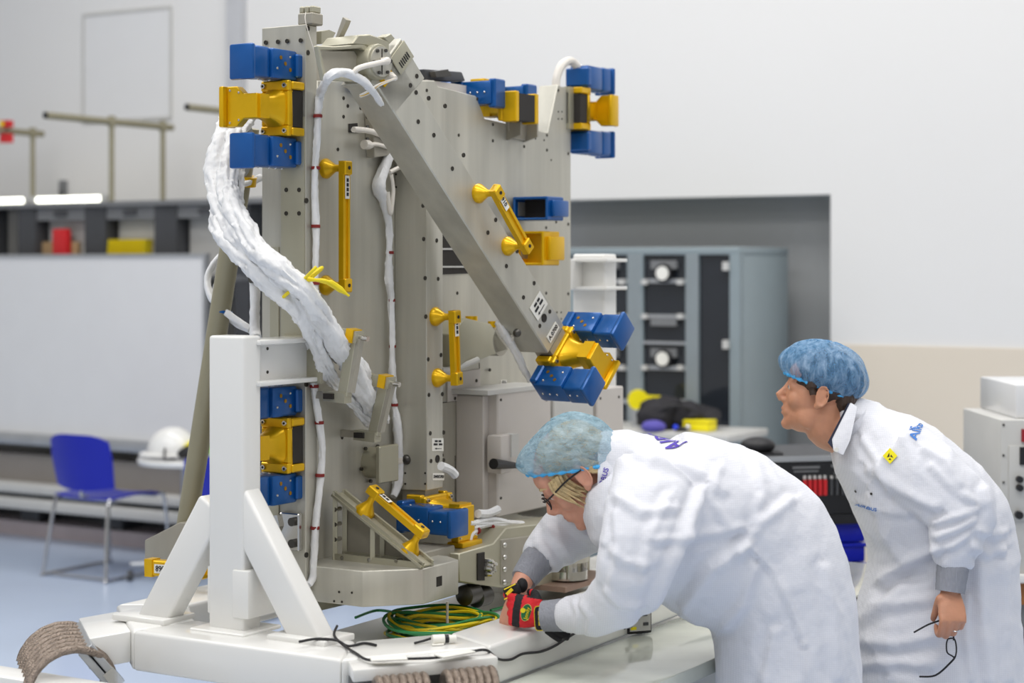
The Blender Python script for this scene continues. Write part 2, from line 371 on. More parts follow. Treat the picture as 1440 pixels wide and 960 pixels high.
# small table with helmet
tz = .66; c = PY(262, 640, 9.9); ca, cb, _ = abz(c)
t = thing('side_table', 'white round topped side table under the white helmet', 'table', rw(ca, cb, 0))
m = MB(); o = rw(ca, cb, 0); n = 28
m.loft([[o+Vector((math.cos(2*math.pi*k/n)*r_, math.sin(2*math.pi*k/n)*r_, z_)) for k in range(n)] for r_, z_ in ((.2, tz-.04), (.26, tz-.03), (.265, tz-.01), (.26, tz))]); m.build('table_top', M['white'], t)
MB().cyl(o+Z*.08, o+Z*(tz-.03), .03).build('column', M['silver'], t)
for k in range(4):
    an = k*math.pi/2+.3; e = o+Vector((math.cos(an)*.3, math.sin(an)*.3, .06)); MB().tube([o+Z*.12, o+(e-o)*.5+Z*.06, e+Z*.03], [.022, .02, .014]).build('foot', M['silver'], t)
    MB().cyl(e+Vector((-.012, 0, -.03)), e+Vector((.012, 0, -.03)), .03).build('castor', M['dgrey'], t)
o = PY(243, 634, 9.85); o.z = tz+.007
t = thing('safety_helmet', 'white safety helmet lying on the small round table', 'helmet', o)
m = MB(); rings = []
for j in range(9):
    th = math.pi/2*j/8; rr = math.cos(th)*.98+.02; rings.append([o+Vector((math.cos(2*math.pi*k/20)*.14*rr, math.sin(2*math.pi*k/20)*.115*rr, .03+.135*math.sin(th))) for k in range(20)])
m.loft(rings).build('shell', M['white'], t, 60)
m = MB(); m.loft([[o+Vector((math.cos(2*math.pi*k/20)*r_-(.03 if math.cos(2*math.pi*k/20) < -.5 else 0), math.sin(2*math.pi*k/20)*r_*.82, z_)) for k in range(20)] for r_, z_ in ((.135, .03), (.155, .02), (.155, .012), (.13, .012))]).build('brim', M['white'], t)
MB().tube([o+Vector((-.02, -.12, .06)), o+Vector((-.02, -.14, .0)), o+Vector((.04, -.13, .004))], .006).build('chin_strap', M['blk'], t)
o2 = PY(268, 640, 9.75); o2.z = tz
t = thing('safety_cloth', 'black and lime rolled high visibility cloth beside helmet', 'cloth', o2)
MB().tube(spline([o2+Vector((-.06, 0, .03)), o2+Vector((0, -.02, .05)), o2+Vector((.05, .01, .04))], 4), [.02, .025, .03, .034, .036, .036, .03, .026, .02]).build('dark_roll', M['blk'], t)
MB().tube(spline([o2+Vector((-.03, .02, .05)), o2+Vector((.02, 0, .085)), o2+Vector((.09, .02, .08)), o2+Vector((.14, .03, .05))], 4), [.02, .026, .03, .03, .032, .034, .034, .03, .03, .028, .026, .024, .02]).build('lime_roll', M['ybr'], t)
MB().ball(o2+Vector((.15, 0, .08)), .06, .05, .08).build('lime_fold', M['lime'], t)

# ------------------------------------------------------------------ right background
CB = 8.4; cr = abz(onB(1040, 500, CB))[0]; cl = abz(onB(700, 500, CB))[0]; ct = onB(1000, 347, CB).z
t = thing('instrument_cabinet', 'tall blue grey cabinet with glazed doors and dials in wall recess', 'cabinet', rw((cl+cr)/2, CB+.3, 0))
MB().box(cl, cr, CB+.05, CB+.64, 0, ct-.04).bevel(.008).build('body', M['cab'], t)
MB().box(cl, cr, CB, CB+.64, ct-.04, ct).bevel(.006).build('top', M['cab'], t)
def cbx(p0, p1, b0, b1, y0, y1): return (abz(onB(p0, 400, CB))[0], abz(onB(p1, 400, CB))[0], b0, b1, onB((p0+p1)/2, y1, CB).z, onB((p0+p1)/2, y0, CB).z)
MB().box(*cbx(1026, 1040, CB, CB+.05, 357, 900)).build('frame_stile', M['cab'], t, 0)
MB().box(*cbx(964, 982, CB, CB+.05, 357, 900)).build('frame_stile', M['cab'], t, 0)
MB().box(*cbx(882, 904, CB, CB+.05, 357, 900)).build('frame_stile', M['cab'], t, 0)
for px_ in (885, 891, 897, 967, 973, 979): MB().box(*cbx(px_, px_+1.6, CB-.004, CB, 357, 620)).build('profile_rib', M['silver'], t, 0)
for p0, p1 in ((982, 1026), (904, 964), (820, 882)):
    g = MB().box(*cbx(p0, p1, CB+.02, CB+.05, 357, 620)).build('glazed_door', M['glass'], t, 0)
    if p0 > 970:
        for py in (368, 478): MB().box(*cbx(1018, 1026, CB-.02, CB+.02, py, py+12)).build('hinge', M['lgrey'], g, 0)
        continue
    for py in (392, 442, 480, 514, 560): MB().box(*cbx(p0, p1, CB+.0, CB+.02, py, py+(6 if py != 480 else 4))).build('rail', M['silver'], g, 0)
    for k, py in enumerate((366, 446, 490)):
        MB().box(*cbx(p0+12, p1-12, CB-.01, CB+.02, py, py+12)).build('module_panel', M['grey'], g, 0)
    for py in (384, 504):
        c_ = onB((p0+p1)/2+1, py, CB); m = MB(); m.cyl(c_-U*.03, c_+U*.02, .048, 20).build('dial_rim', M['blk'], g)
        MB().cyl(c_-U*.034, c_-U*.03, .036, 20).build('dial_face', M['paper'], g)
    for py in (396, 444, 516):
        for px in (p0+4, p1-6): MB().box(*cbx(px-4, px+4, CB-.02, CB, py-3, py+4)).build('terminal', M['lgrey'], g, 0)
# bench with a bag and yellow cases
bz = .9; q = onZ(1060, 606, bz); qa, qb, _ = abz(q)
t = thing('work_table', 'pale topped work table with black bag beside the cabinet', 'table', rw(qa-.5, qb+.1, 0))
MB().box(qa-1.6, qa, qb-.3, qb+.18, bz-.035, bz).bevel(.006).build('table_top', M['lgrey'], t)
for da in (-1.55, -.05):
    for db in (-.26, .14): MB().box(qa+da-.02, qa+da+.02, qb+db-.02, qb+db+.02, 0, bz-.035).build('leg', M['silver'], t, 0)
def onT(px, y=0): v = onZ(px, 604, bz); return v+Vector((0, y, 0))
def lump(name, c, rx, ry, rz, m, label, cat, seed, amp=.25):
    b = MB(); b.ball(c+Z*rz*.9, rx, ry, rz, 28, 18)
    for v in b.bm.verts:
        d_ = (v.co-(c+Z*rz*.9)); k = 1+amp*noise.fractal(v.co*9+Vector((seed, 0, 0)), 1, 2, 4); v.co = c+Z*rz*.9+d_*k
        v.co.z = max(v.co.z, c.z)
    return tag(b.build(name, m, sm=60), label, cat)
t = thing('tool_bag', 'slumped black fabric bag lying on the pale work table', 'bag', onT(955))
c = onT(955)
for k, (dx, rx, rz) in enumerate(((-.09, .12, .085), (.06, .14, .07), (.14, .07, .06))):
    b = MB(); cc = c+Vector((dx, .05, rz*.85)); b.ball(cc, rx, .1, rz, 28, 18)
    for v in b.bm.verts: v.co = cc+(v.co-cc)*(1+.35*noise.fractal(v.co*11, 1, 2, 4)); v.co.z = max(v.co.z, bz)
    b.build('bag_body' if k == 1 else 'bag_flap', M['bag'], t, 60)
MB().tube(spline([c+Vector((-.14, -.03, .05)), c+Vector((-.05, -.06, .12)), c+Vector((.06, -.05, .1)), c+Vector((.15, -.03, .04))], 6), .008).build('bag_strap', M['blk'], t)
c = onT(902)+Vector((0, .2, 0))
t = thing('yellow_reel', 'round bright yellow reel standing behind black bag', 'reel', c)
MB().cyl(c+Vector((0, 0, .13)), c+Vector((0, .05, .13)), .052, 20).build('reel_disc', M['ybr'], t)
MB().bar(c+Vector((.03, .02, .14)), c+Vector((.13, .02, .135)), .03, .03).build('handle', M['ybr'], t)
MB().box(*[abz(c)[0]-.03, abz(c)[0]+.03, abz(c)[1]-.02, abz(c)[1]+.06, bz, bz+.085]).build('stand', M['silver'], t, 0)
c = onT(994); a_, b_, _ = abz(c)
t = thing('yellow_case', 'small bright yellow case at the right of black bag', 'case', c)
MB().box(a_-.075, a_+.065, b_-.12, b_-.02, bz, bz+.038).bevel(.006).build('case_body', M['ybr'], t)
MB().box(a_-.075, a_+.065, b_-.12, b_-.02, bz+.04, bz+.055).bevel(.006).build('case_lid', M['ybr'], t)
lump('cleaning_cloth', onT(917)+Vector((0, -.1, 0)), .06, .05, .028, M['purple'], 'crumpled purple cloth on table left of black bag', 'cloth', 3)
c = onT(947)-Vector((0, .12, 0)); t = thing('blue_torch', 'small torch with blue head and chrome end on table', 'torch', c)
MB().ball(c+Z*.022, .014).build('blue_head', mat('bright blue plastic', (20, 60, 230), .3), t)
MB().ball(c+Vector((.06, 0, .022)), .016, .016, .016).build('chrome_end', M['steel'], t)
MB().cyl(c+Vector((0, 0, .014)), c+Vector((.06, 0, .014)), .012).build('barrel', M['blk'], t)
# black power instrument on a trolley, own yaw
IY = 6.6; o = PY(1135, 650, IY); iz1 = o.z
ix = Vector((1, .22, 0)).normalized(); iy = Vector((-.22, 1, 0)).normalized()
def IB(m, x0, x1, y0, y1, z0, z1):
    c_ = lambda x, y, z: Vector((o.x, o.y, 0))+ix*x+iy*y+Z*z
    return m.hexa([c_(x0, y0, z0), c_(x1, y0, z0), c_(x1, y1, z0), c_(x0, y1, z0), c_(x0, y0, z1), c_(x1, y0, z1), c_(x1, y1, z1), c_(x0, y1, z1)])
k = IY/F; zt = lambda py: H+(HZ-py)*k
t = thing('power_instrument', 'black rack instrument with row of red switches behind the bent woman', 'instrument', Vector((o.x, o.y, zt(738))))
IB(MB(), -.17, .21, 0, .42, zt(738), zt(648)).bevel(.004).build('case', M['dgrey'], t)
IB(MB(), -.17, .21, -.012, 0, zt(648), zt(641)).build('top_trim', M['silver'], t, 0)
IB(MB(), -.17, .21, 0, .42, zt(648), zt(641)).build('top_cover', M['dgrey'], t, 0)
pn = IB(MB(), -.165, .2, -.01, 0, zt(722), zt(650)).build('front_panel', mat('black panel', (16, 15, 18), .35), t, 0)
for j in range(5):
    x = -.015+j*.0195; IB(MB(), x-.0065, x+.0065, -.02, -.01, zt(696), zt(674)).build('red_switch', M['redp'], pn, 0)
    IB(MB(), x-.005, x+.005, -.016, -.01, zt(673), zt(668)).build('switch_cap', M['lgrey'], pn, 0)
for j in range(4):
    x = .088+j*.022; IB(MB(), x-.005, x+.005, -.018, -.01, zt(696), zt(674)).build('black_switch', M['dgrey'], pn, 0)
    IB(MB(), x-.004, x+.004, -.02, -.01, zt(673), zt(669)).build('switch_cap', M['lgrey'], pn, 0)
for x0, x1, y0, y1 in ((-.06, .045, 655, 658), (-.055, .04, 661, 663), (.09, .14, 653, 657), (.1, .14, 664, 667), (-.15, -.11, 653, 660)):
    IB(MB(), x0, x1, -.0106, -.01, zt(y1), zt(y0)).build('legend_strip', M['grey'], pn, 0)
IB(MB(), -.165, .2, -.006, 0, zt(738), zt(724)).build('lower_panel', M['blk'], t, 0)
oo = Vector((o.x, o.y, 0))+ix*-.145+iy*.12+Z*zt(641)
t = thing('black_pouch', 'rounded black pouch resting on top of black instrument', 'pouch', oo)
b = MB(); b.ball(oo+Z*.03, .065, .06, .032, 20, 12)
for v in b.bm.verts: v.co.z = max(v.co.z, oo.z)
b.build('pouch_body', M['blk'], t, 60)
MB().lbox(oo.x-.06, oo.x+.085, oo.y-.06, oo.y+.06, oo.z, oo.z+.008).bevel(.003).build('base_flap', M['blk'], t)
for i in range(5):
    z1_ = zt(738)-i*.073; x0 = .06
    t = thing('stacking_crate', ['topmost', 'second', 'third', 'fourth', 'lowest'][i]+' blue plastic crate of the stack under black instrument', 'crate', Vector((o.x, o.y, z1_-.073))+ix*.14, 'blue crates under the instrument')
    IB(MB(), x0-.2, x0+.175, .02, .36, z1_-.071, z1_-.012).bevel(.006).build('crate_body', M['cbl'], t)
    IB(MB(), x0-.206, x0+.181, .014, .366, z1_-.016, z1_-.002).bevel(.003).build('rim', M['cbl'], t)
t = thing('equipment_trolley', 'low pale trolley carrying the stack of blue crates', 'trolley', Vector((o.x, o.y, 0)))
zb = zt(738)-5*.073
IB(MB(), -.2, .45, -.02, .45, zb-.03, zb).build('shelf', M['lgrey'], t, 0)
IB(MB(), .262, .45, .0, .02, zb+.0, zt(760)).build('side_panel', M['lgrey'], t, 0)
IB(MB(), .26, .45, -.012, .0, zt(802), zt(796)).build('wooden_strip', M['brown'], t, 0)
for x in (-.17, .42):
    for y in (0, .42): IB(MB(), x-.02, x+.02, y-.02, y+.02, 0, zb-.03).build('leg', M['silver'], t, 0)
# test console at the right frame edge
TY = 6.0; k = TY/F
def TB(m, p0, p1, y0, y1, d0, d1):
    x0, x1 = (p0-720)*k, (p1-720)*k; return m.lbox(x0, x1, TY+d0, TY+d1, H+(HZ-y1)*k, H+(HZ-y0)*k)
t = thing('test_console', 'pale grey test console with black buttons at right frame edge', 'console', Vector(((1470-720)*k, TY, 0)))
TB(MB(), 1407, 1560, 590, 806, 0, .5).bevel(.006).build('housing', M['lgrey'], t)
TB(MB(), 1433, 1560, 542, 590, .04, .5).bevel(.006).build('upper_housing', M['board'], t)
TB(MB(), 1400, 1560, 806, 818, -.03, .52).bevel(.005).build('plinth', M['white'], t)
TB(MB(), 1424, 1560, 818, 850, .0, .5).build('wooden_base', M['brown'], t, 0)
TB(MB(), 1424, 1560, 850, 1097, .02, .48).build('stand', M['grey'], t, 0)
f = TB(MB(), 1418, 1550, 626, 732, -.006, 0).bevel(.002).build('button_panel', M['lgrey'], t)
TB(MB(), 1436, 1470, 603, 621, -.008, 0).build('red_marker', mat('deep red', (150, 16, 30), .4), t, 0)
TB(MB(), 1433, 1470, 628, 653, -.012, -.006).build('display_window', M['blk'], f, 0)
for px, py, rr in ((1432, 673, .011), (1432, 685, .011), (1431, 723, .013)):
    c = Vector(((px-720)*k, TY-.006, H+(HZ-py)*k)); MB().cyl(c, c-Vector((0, .02, 0)), rr).build('button', M['blk'], f)
for py in (597, 640, 678): c = Vector(((1411-720)*k, TY, H+(HZ-py)*k)); MB().cyl(c, c-Vector((0, .004, 0)), .004, 8).build('screw', M['dsteel'], t)
# ================================================================== the payload platform
A1 = -2.86; TH = .068
PP = thing('payload_platform', 'tall aluminium spacecraft payload platform with gold and blue latches and folded arms', 'spacecraft hardware', rw(-2.8, 4.4, .85))
def poly(pts, a): return [onA(x, y, a) for x, y in pts]
def aplate(name, pts, a, th, m, bev=.003, parent=PP): b = MB().prism(poly(pts, a), -R*th); b.bevel(bev, 1); return b.build(name, m, parent)
zb = .865
main = aplate('main_panel', [(446, 860), (446, 113), (520, 113), (612, 113), (616, 121), (670, 135), (682, 167), (770, 186), (784, 119), (803, 126), (803, 760), (700, 800)], A1, TH, M['alu'])
def holes(lst, parent, plane, r=.0075, n=None, m=None):
    key = 'bolt_hole%.4f%s' % (r, (m or M['hole']).name)
    if key not in bpy.data.meshes:
        b = MB(); k = 12
        rg = lambda rr, o: [Vector((math.cos(2*math.pi*i/k)*rr, math.sin(2*math.pi*i/k)*rr, o)) for i in range(k)]
        b.loft([rg(r, -.002), rg(r*1.0, .0012), rg(r*.8, .0016), rg(r*.72, .0004)]); me = b.mesh(key); me.name = key; me.materials.append(m or M['hole']); smooth(me, 40)
    me = bpy.data.meshes[key]
    for p in lst:
        c = plane(*p) if callable(plane) else p
        nz = n or R; x = nz.cross(Z); x = x.normalized() if x.length > .01 else Vector((1, 0, 0))
        inst('bolt', me, parent, c, x, nz.cross(x), nz)
onM = lambda x, y: onA(x, y, A1)
holes([(671, 139), (693, 175), (693, 198), (737, 206), (769, 190), (769, 211), (785, 127), (803-4, 216), (788-6, 312), (768, 320), (645, 190), (652, 218), (768, 412), (799, 315), (799, 413), (643, 412), (600, 127), (483, 138), (483, 164), (507, 152), (489, 149), (475, 210), (622, 640), (643, 650), (481, 615)], main, onM, .005)
holes([(785, 157), (790, 157), (785, 167), (790, 167), (775, 225), (753, 195), (765, 197), (783, 439), (789, 439), (783, 448), (789, 448)], main, onM, .003)
# panel seams and the slotted opening
for pts in ([(622, 566), (674, 559)], [(674, 510), (674, 559)], [(640, 640), (640, 720)], [(659, 640), (659, 720)]):
    MB().tube([onA(*pts[0], A1), onA(*pts[1], A1)], .0015, 6).build('seam', M['hole'], main)
op = MB().prism(poly([(617, 320), (640, 318), (668, 384), (617, 386)], A1+.001), R*.002).build('slot_opening', M['dark'], main, 0)
for y in (325, 350, 375): MB().bar(onA(618, y, A1+.004), onA(664, y, A1+.004), .004, .005).build('slot_rib', M['lgrey'], op, 0)
MB().prism(poly([(617, 316), (650, 316), (652, 326), (617, 327)], A1+.003), R*.004).build('slot_lintel', M['box'], op, 0)
# left column
B0 = 3.673; onC = lambda x, y: onB(x, y, B0)
a0 = -2.817; aL = abz(onC(368, 300))[0]; zt1 = onC(430, 34).z
col1 = MB().box(aL, a0, B0, B0+.047, zb, zt1).bevel(.002, 1).build('left_column', M['alu'], PP)
MB().box(aL, aL+.012, B0+.047, B0+.5, zb+.02, zt1-.05).build('side_web', M['alud'], PP, 0)
MB().box(aL+.03, aL+.058, B0-.004, B0, zb, 1.75).build('cover_strip', M['alug'], col1, 0)
MB().box(aL+.066, a0-.003, B0-.004, B0, 1.45, 2.08).build('cover_plate', M['alug'], col1, 0)
holes([(375, 60), (392, 59), (405, 58), (424, 57), (404, 267), (422, 267), (404, 300), (422, 300), (421, 488), (421, 522), (404, 489), (404, 523)], col1, lambda x, y: onC(x, y)-U*.004, .0058, -U)
holes([(433, 40), (433, 74), (431, 282), (431, 540), (431, 780), (433, 460)], col1, lambda x, y: onA(x, y, a0), .007)
# second column (folded arm standing upright)
b2, a2 = 4.13, -2.754
c2 = MB().prism([rw(A1, b2, 0)+Z*onB(556, 214, b2).z, rw(a2, b2, 0)+Z*onB(600, 238, b2).z, rw(a2, b2, 0)+Z*onB(600, 690, b2).z, rw(A1, b2, 0)+Z*onB(556, 688, b2).z], U*.082).bevel(.002, 1).build('upright_arm', M['alu'], PP)
on2 = lambda x, y: onA(x, y, a2)
holes([(595, 289), (596, 336), (598, 391), (599, 445), (603, 555), (605, 609), (606, 648), (615, 288), (614, 338), (616, 392), (617, 445), (620, 499), (622, 554), (624, 608), (624, 647), (602, 505)], c2, on2, .006)
on2b = lambda x, y: onB(x, y, b2)
holes([(570, 665), (598, 665), (570, 680), (598, 680), (557, 245), (585, 245), (557, 263), (585, 263)], c2, on2b, .003, -U)
def label(px0, py0, px1, py1, a, parent, lines, nm='label', off=.0012, m=None, plane=None):
    pl = plane or (lambda x, y: onA(x, y, a))
    P = [pl(px0, py1), pl(px1, py1), pl(px1, py0), pl(px0, py0)]
    l = MB().prism([p+R*.0004 for p in P], R*off).build(nm, m or M['paper'], parent, 0)
    h = (P[3]-P[0]).length/len(lines)*.62
    if lines[0][0] == '*':
        for i in range(2): blur_print(l, P[0]+(P[3]-P[0])*(.78-.25*i)+(P[1]-P[0])*.5+R*(off+.0008), P[1]-P[0], P[3]-P[0], (P[1]-P[0]).length*(.55+.2*i), (P[3]-P[0]).length*.15)
        c = P[0]+(P[3]-P[0])*.2+(P[1]-P[0])*.5+R*(off+.001); dx = (P[1]-P[0])*.3; dz = (P[3]-P[0])*.07
        MB().prism([c-dx, c-dx*.4+dz, c-dx*.4+dz*.3, c+dx+dz*.3, c+dx-dz*.3, c-dx*.4-dz*.3, c-dx*.4-dz], R*.0006).build('arrow', M['ink'], l, 0); return l
    for i, tx in enumerate(lines):
        f = 1-(i+.5)/len(lines); c = P[0]+(P[3]-P[0])*f+(P[1]-P[0])*.5+R*(off+.001)
        text('lettering', tx, h, l, c, P[1]-P[0], P[3]-P[0])
    return l
# labels are wider in the plane than they look; placed on the side face of the arm
label(607, 616, 623, 634, a2, c2, ['*'])
label(608, 665, 624, 675, a2, c2, ['SW0/2700'])
holes([(615, 645)], c2, on2, .011, m=M['dark'])
label(536, 168, 543, 187, A1+.03, main, ['*'])

# ------------------------------------------------------------------ latch modules (shared meshes), axes x = outward, y = back along arm, z = stack
def mk(fn, m, sm=35):
    b = MB(); fn(b); me = b.mesh('latch'); 
    for x in (m if isinstance(m, list) else [m]): me.materials.append(x)
    smooth(me, sm); return me
def f_blue(b):
    b.lbox(0, .10, -.05, .02, -.038, .038); b.bevel(.006, 2)
def f_blue2(b): b.lbox(.098, .168, -.052, .012, -.040, .040); b.bevel(.008, 3)
def f_lip(b): b.lbox(.160, .176, -.058, .016, -.046, .043); b.bevel(.006, 2)
def f_foot(b): b.lbox(-.012, .014, -.056, .03, -.03, .03); b.bevel(.004, 1)
def f_flange(b):
    b.lbox(-.002, .014, -.052, .036, -.07, -.044); b.lbox(-.002, .014, -.052, .036, .044, .07); b.lbox(-.002, .012, -.052, .036, -.044, .044); b.bevel(.003, 1)
def f_horn(b):
    rings = []
    for i in range(9):
        u = i/8; k = (1-u)**2.2; hy = .026+.010*k; hz = .030+.020*k; x = .010+.06*u; n = 24; ring = []
        for q in range(n):
            t_ = 2*math.pi*q/n; c, s_ = math.cos(t_), math.sin(t_); e_ = .55
            ring.append(Vector((x, -.008+hy*math.copysign(abs(c)**e_, c), hz*math.copysign(abs(s_)**e_, s_))))
        rings.append(ring)
    b.loft(rings); b.lbox(.066, .10, -.034, .018, -.030, .030)
def f_head(b):
    b.prism([(.085, .012, -.031), (.085, -.03, -.031), (.085, -.05, -.050), (.085, -.082, -.050), (.085, -.082, .050), (.085, -.05, .050), (.085, -.03, .031), (.085, .012, .031)], (.024, 0, 0)); b.bevel(.002, 1)
def f_glip(b): b.lbox(.072, .124, -.097, -.082, -.051, .051); b.bevel(.004, 2)
def f_ears(b): b.lbox(-.05, 0, -.052, .040, -.010, .010); b.bevel(.003, 1)
def f_core(b): b.lbox(-.048, 0, -.046, .034, -.046, .046)
def f_gb(b): b.lbox(-.02, .0, -.055, .02, -.039, .039); b.bevel(.003, 1)
def f_screw(b): 
    b.cyl((0, 0, 0), (.006, 0, 0), .0062, 12); 
def f_sock(b): b.cyl((.005, 0, 0), (.0068, 0, 0), .0032, 8)
def f_bhole(b): b.cyl((0, -.0012, 0), (0, .0012, 0), .0052, 10)
def f_sbolt(b): b.ball((0, 0, 0), .0036, .0036, .0036, 8, 5)
L_ = dict(blue=mk(f_blue, M['blue']), blue2=mk(f_blue2, M['blue']), lip=mk(f_lip, M['blue']), foot=mk(f_foot, M['blue']), flange=mk(f_flange, M['gold']), horn=mk(f_horn, M['gold'], 60), head=mk(f_head, M['gold']), glip=mk(f_glip, M['gold']),
     ears=mk(f_ears, M['gold']), core=mk(f_core, M['dark']), screw=mk(f_screw, M['steel']), sock=mk(f_sock, M['ink']), bhole=mk(f_bhole, mat('brass bushing', (176, 132, 40), .35, .8)), sbolt=mk(f_sbolt, M['steel']), plate=mk(f_gb, M['dsteel']))
def blue_latch(o, e, y, s, back=False):
    p = inst('blue_latch', L_['blue'], PP, o, e, y, s); LOC[p.name] = Vector((0, 0, 0))
    def sub(n, me, off=(0, 0, 0)):
        q = bpy.data.objects.new(n, me); COL.objects.link(q); q.parent = p; q.location = off
    sub('latch_nose', L_['blue2']); sub('end_lip', L_['lip']); sub('mounting_foot', L_['foot'])
    for x, z_ in ((.030, -.012), (.05, .002), (.068, .016)): sub('bushing', L_['bhole'], (x, .02, z_))
    for x, z_ in ((.03, .02), (.082, -.012)): sub('bolt', L_['sbolt'], (x, .02, z_))
    for x in (.02, .045, .07, .115, .14):
        for z_ in (-.039, .039): sub('bolt', L_['sbolt'], (x, -.015, z_))
    if back: sub('socket', L_['core'])
def gold_latch(o, e, y, s, ears=True):
    p = inst('gold_latch', L_['flange'], PP, o, e, y, s)
    def sub(n, me, off=(0, 0, 0)):
        q = bpy.data.objects.new(n, me); COL.objects.link(q); q.parent = p; q.location = off
    sub('horn', L_['horn']); sub('head_plate', L_['head']); sub('end_bar', L_['glip'])
    if ears: sub('ear', L_['ears'], (0, 0, .058)); sub('ear', L_['ears'], (0, 0, -.058)); sub('dark_core', L_['core'])
    for y_ in (-.042, .026):
        for z_ in (-.057, .057): sub('cap_screw', L_['screw'], (.013, y_, z_)); sub('hex_socket', L_['sock'], (.013, y_, z_))
    for y_, z_ in ((-.044, -.034), (-.044, .034), (-.072, -.04), (-.072, .04)): sub('bolt', L_['sbolt'], (.1095, y_, z_))
def triple(c, e, y, s, gap=.098, ears=True, which='bgB', boff=(0, 0), back=False):
    c = Vector(c)
    if 'b' in which: blue_latch(c+s*gap+y*boff[0]-e*boff[1], e, y, s, back)
    if 'g' in which: gold_latch(c, e, y, s, ears)
    if 'B' in which: blue_latch(c-s*gap+y*boff[0]-e*boff[1], e, y, s, back)
# on the left column
for (px, py) in ((412, 155), (412, 623)):
    triple(onC(px, py)-U*.052, -U, R, Z, .110, boff=(0, .045))

# ------------------------------------------------------------------ diagonal arm (swung a little away from the panel)
ph = math.radians(52); hb = Vector((math.cos(ph), math.sin(ph), 0)); nb = Vector((math.sin(ph), -math.cos(ph), 0))
P0 = onA(531, 121, -2.627)
kd = P0.dot(nb)
def onD(px, py, off=0):
    t_, s_ = ray(px, py); d_ = Vector((t_, 1, s_)); o_ = Vector((0, 0, H)); k_ = (kd+off-o_.dot(nb))/d_.dot(nb); return o_+d_*k_
e0, e1 = onD(531, 121), onD(771, 497); ax = (e1-e0).normalized(); bx = (ax.cross(nb)); bx = -bx if bx.z < 0 else bx
wd_ = ((onD(677, 260)-e0).dot(bx)+(onD(783, 450)-e0).dot(bx))/2
Lb = (e1-e0).length; AT = .105
arm = MB().prism([e0, e0+ax*Lb, e0+ax*Lb+bx*wd_, e0+bx*wd_-ax*.02], -nb*AT).bevel(.003, 1).build('diagonal_arm', M['alu'], PP)
holes([(585, 130), (603, 138), (588, 171), (626, 149), (610, 190), (652, 218), (636, 237), (697, 309), (686, 327), (712, 374), (727, 353), (751, 398), (736, 418), (773, 438), (759, 458), (586, 107), (577, 120)], arm, lambda x, y: onD(x, y), .0062, nb)
holes([(765, 447)], arm, lambda x, y: onD(x, y), .0125, nb, M['dark'])
def armlabel(px, py, w_, h_, lines, nm='label'):
    c = onD(px, py)+nb*.001; X = bx; Yv = -ax
    l = MB().prism([c-X*w_/2-Yv*h_/2, c+X*w_/2-Yv*h_/2, c+X*w_/2+Yv*h_/2, c-X*w_/2+Yv*h_/2], nb*.0012).build(nm, M['paper'], arm, 0)
    if lines[0] == '*':
        for i in range(2): blur_print(l, c+nb*.002+Yv*h_*(.28-.26*i), X, Yv, w_*(.5+.22*i), h_*.15)
        q = c+nb*.002-Yv*h_*.28; MB().prism([q-X*w_*.3, q-X*w_*.18+Yv*h_*.09, q-X*w_*.18+Yv*h_*.02, q+X*w_*.3+Yv*h_*.02, q+X*w_*.3-Yv*h_*.02, q-X*w_*.18-Yv*h_*.02, q-X*w_*.18-Yv*h_*.09], nb*.0006).build('arrow', M['ink'], l, 0); return
    for i, tx in enumerate(lines): text('lettering', tx, h_/len(lines)*.7, l, c+nb*.002+Yv*h_*(.5-(i+.5)/len(lines)), X, Yv)
armlabel(757, 430, .066, .052, ['*'])
armlabel(777, 467, .06, .026, ['A.0700'])
arm_h = MB().prism([onD(519, 117), onD(564, 53), onD(598, 110), onD(556, 160), onD(531, 122)], -nb*(AT-.004)).bevel(.003, 1).build('arm_head', M['alu'], arm)
# data plate near the hinge
c = onD(564, 81)+nb*.001
dp = MB().prism([c-bx*.036-ax*.028, c+bx*.036-ax*.028, c+bx*.036+ax*.028, c-bx*.036+ax*.028], nb*.005).bevel(.004, 2).build('data_plate', M['alug'], arm)
for k in range(6): q = c+nb*.006+bx*(-.02+k*.008)+ax*.008; MB().bar(q-ax*.009, q+ax*.009, .003, .001, nb).build('barcode_bar', M['ink'], dp, 0)
c = onD(542, 108)+nb*.001
cn = MB().prism([c-bx*.024-ax*.014, c+bx*.024-ax*.014, c+bx*.024+ax*.014, c-bx*.024+ax*.014], nb*.004).build('connector_plate', M['gold'], arm, 0)
MB().tube([c, c+nb*.018, c+nb*.04-bx*.01], [.013, .012, .006], 10).build('cable_plug', M['ptfe'], cn)
for k in range(3): MB().tube(spline([c+nb*.04-bx*.01, onD(532, 119+k, .03), onD(520, 127+k*2, .02-.005*k), onD(506, 134+k, .0)], 6), .0028, 7).build('cable_tail', [M['ptfe'], M['gold'], M['ptfe']][k], cn)
triple(e0+ax*(Lb+.055)+bx*(wd_*.5)+nb*.0, nb, -ax, -bx, .104, True, boff=(0, .03))
MB().prism([e0+ax*(Lb)+bx*.012, e0+ax*(Lb+.06)+bx*.012, e0+ax*(Lb+.06)+bx*(wd_-.012), e0+ax*Lb+bx*(wd_-.012)], -nb*.06).build('arm_end_block', M['alud'], arm, 0)
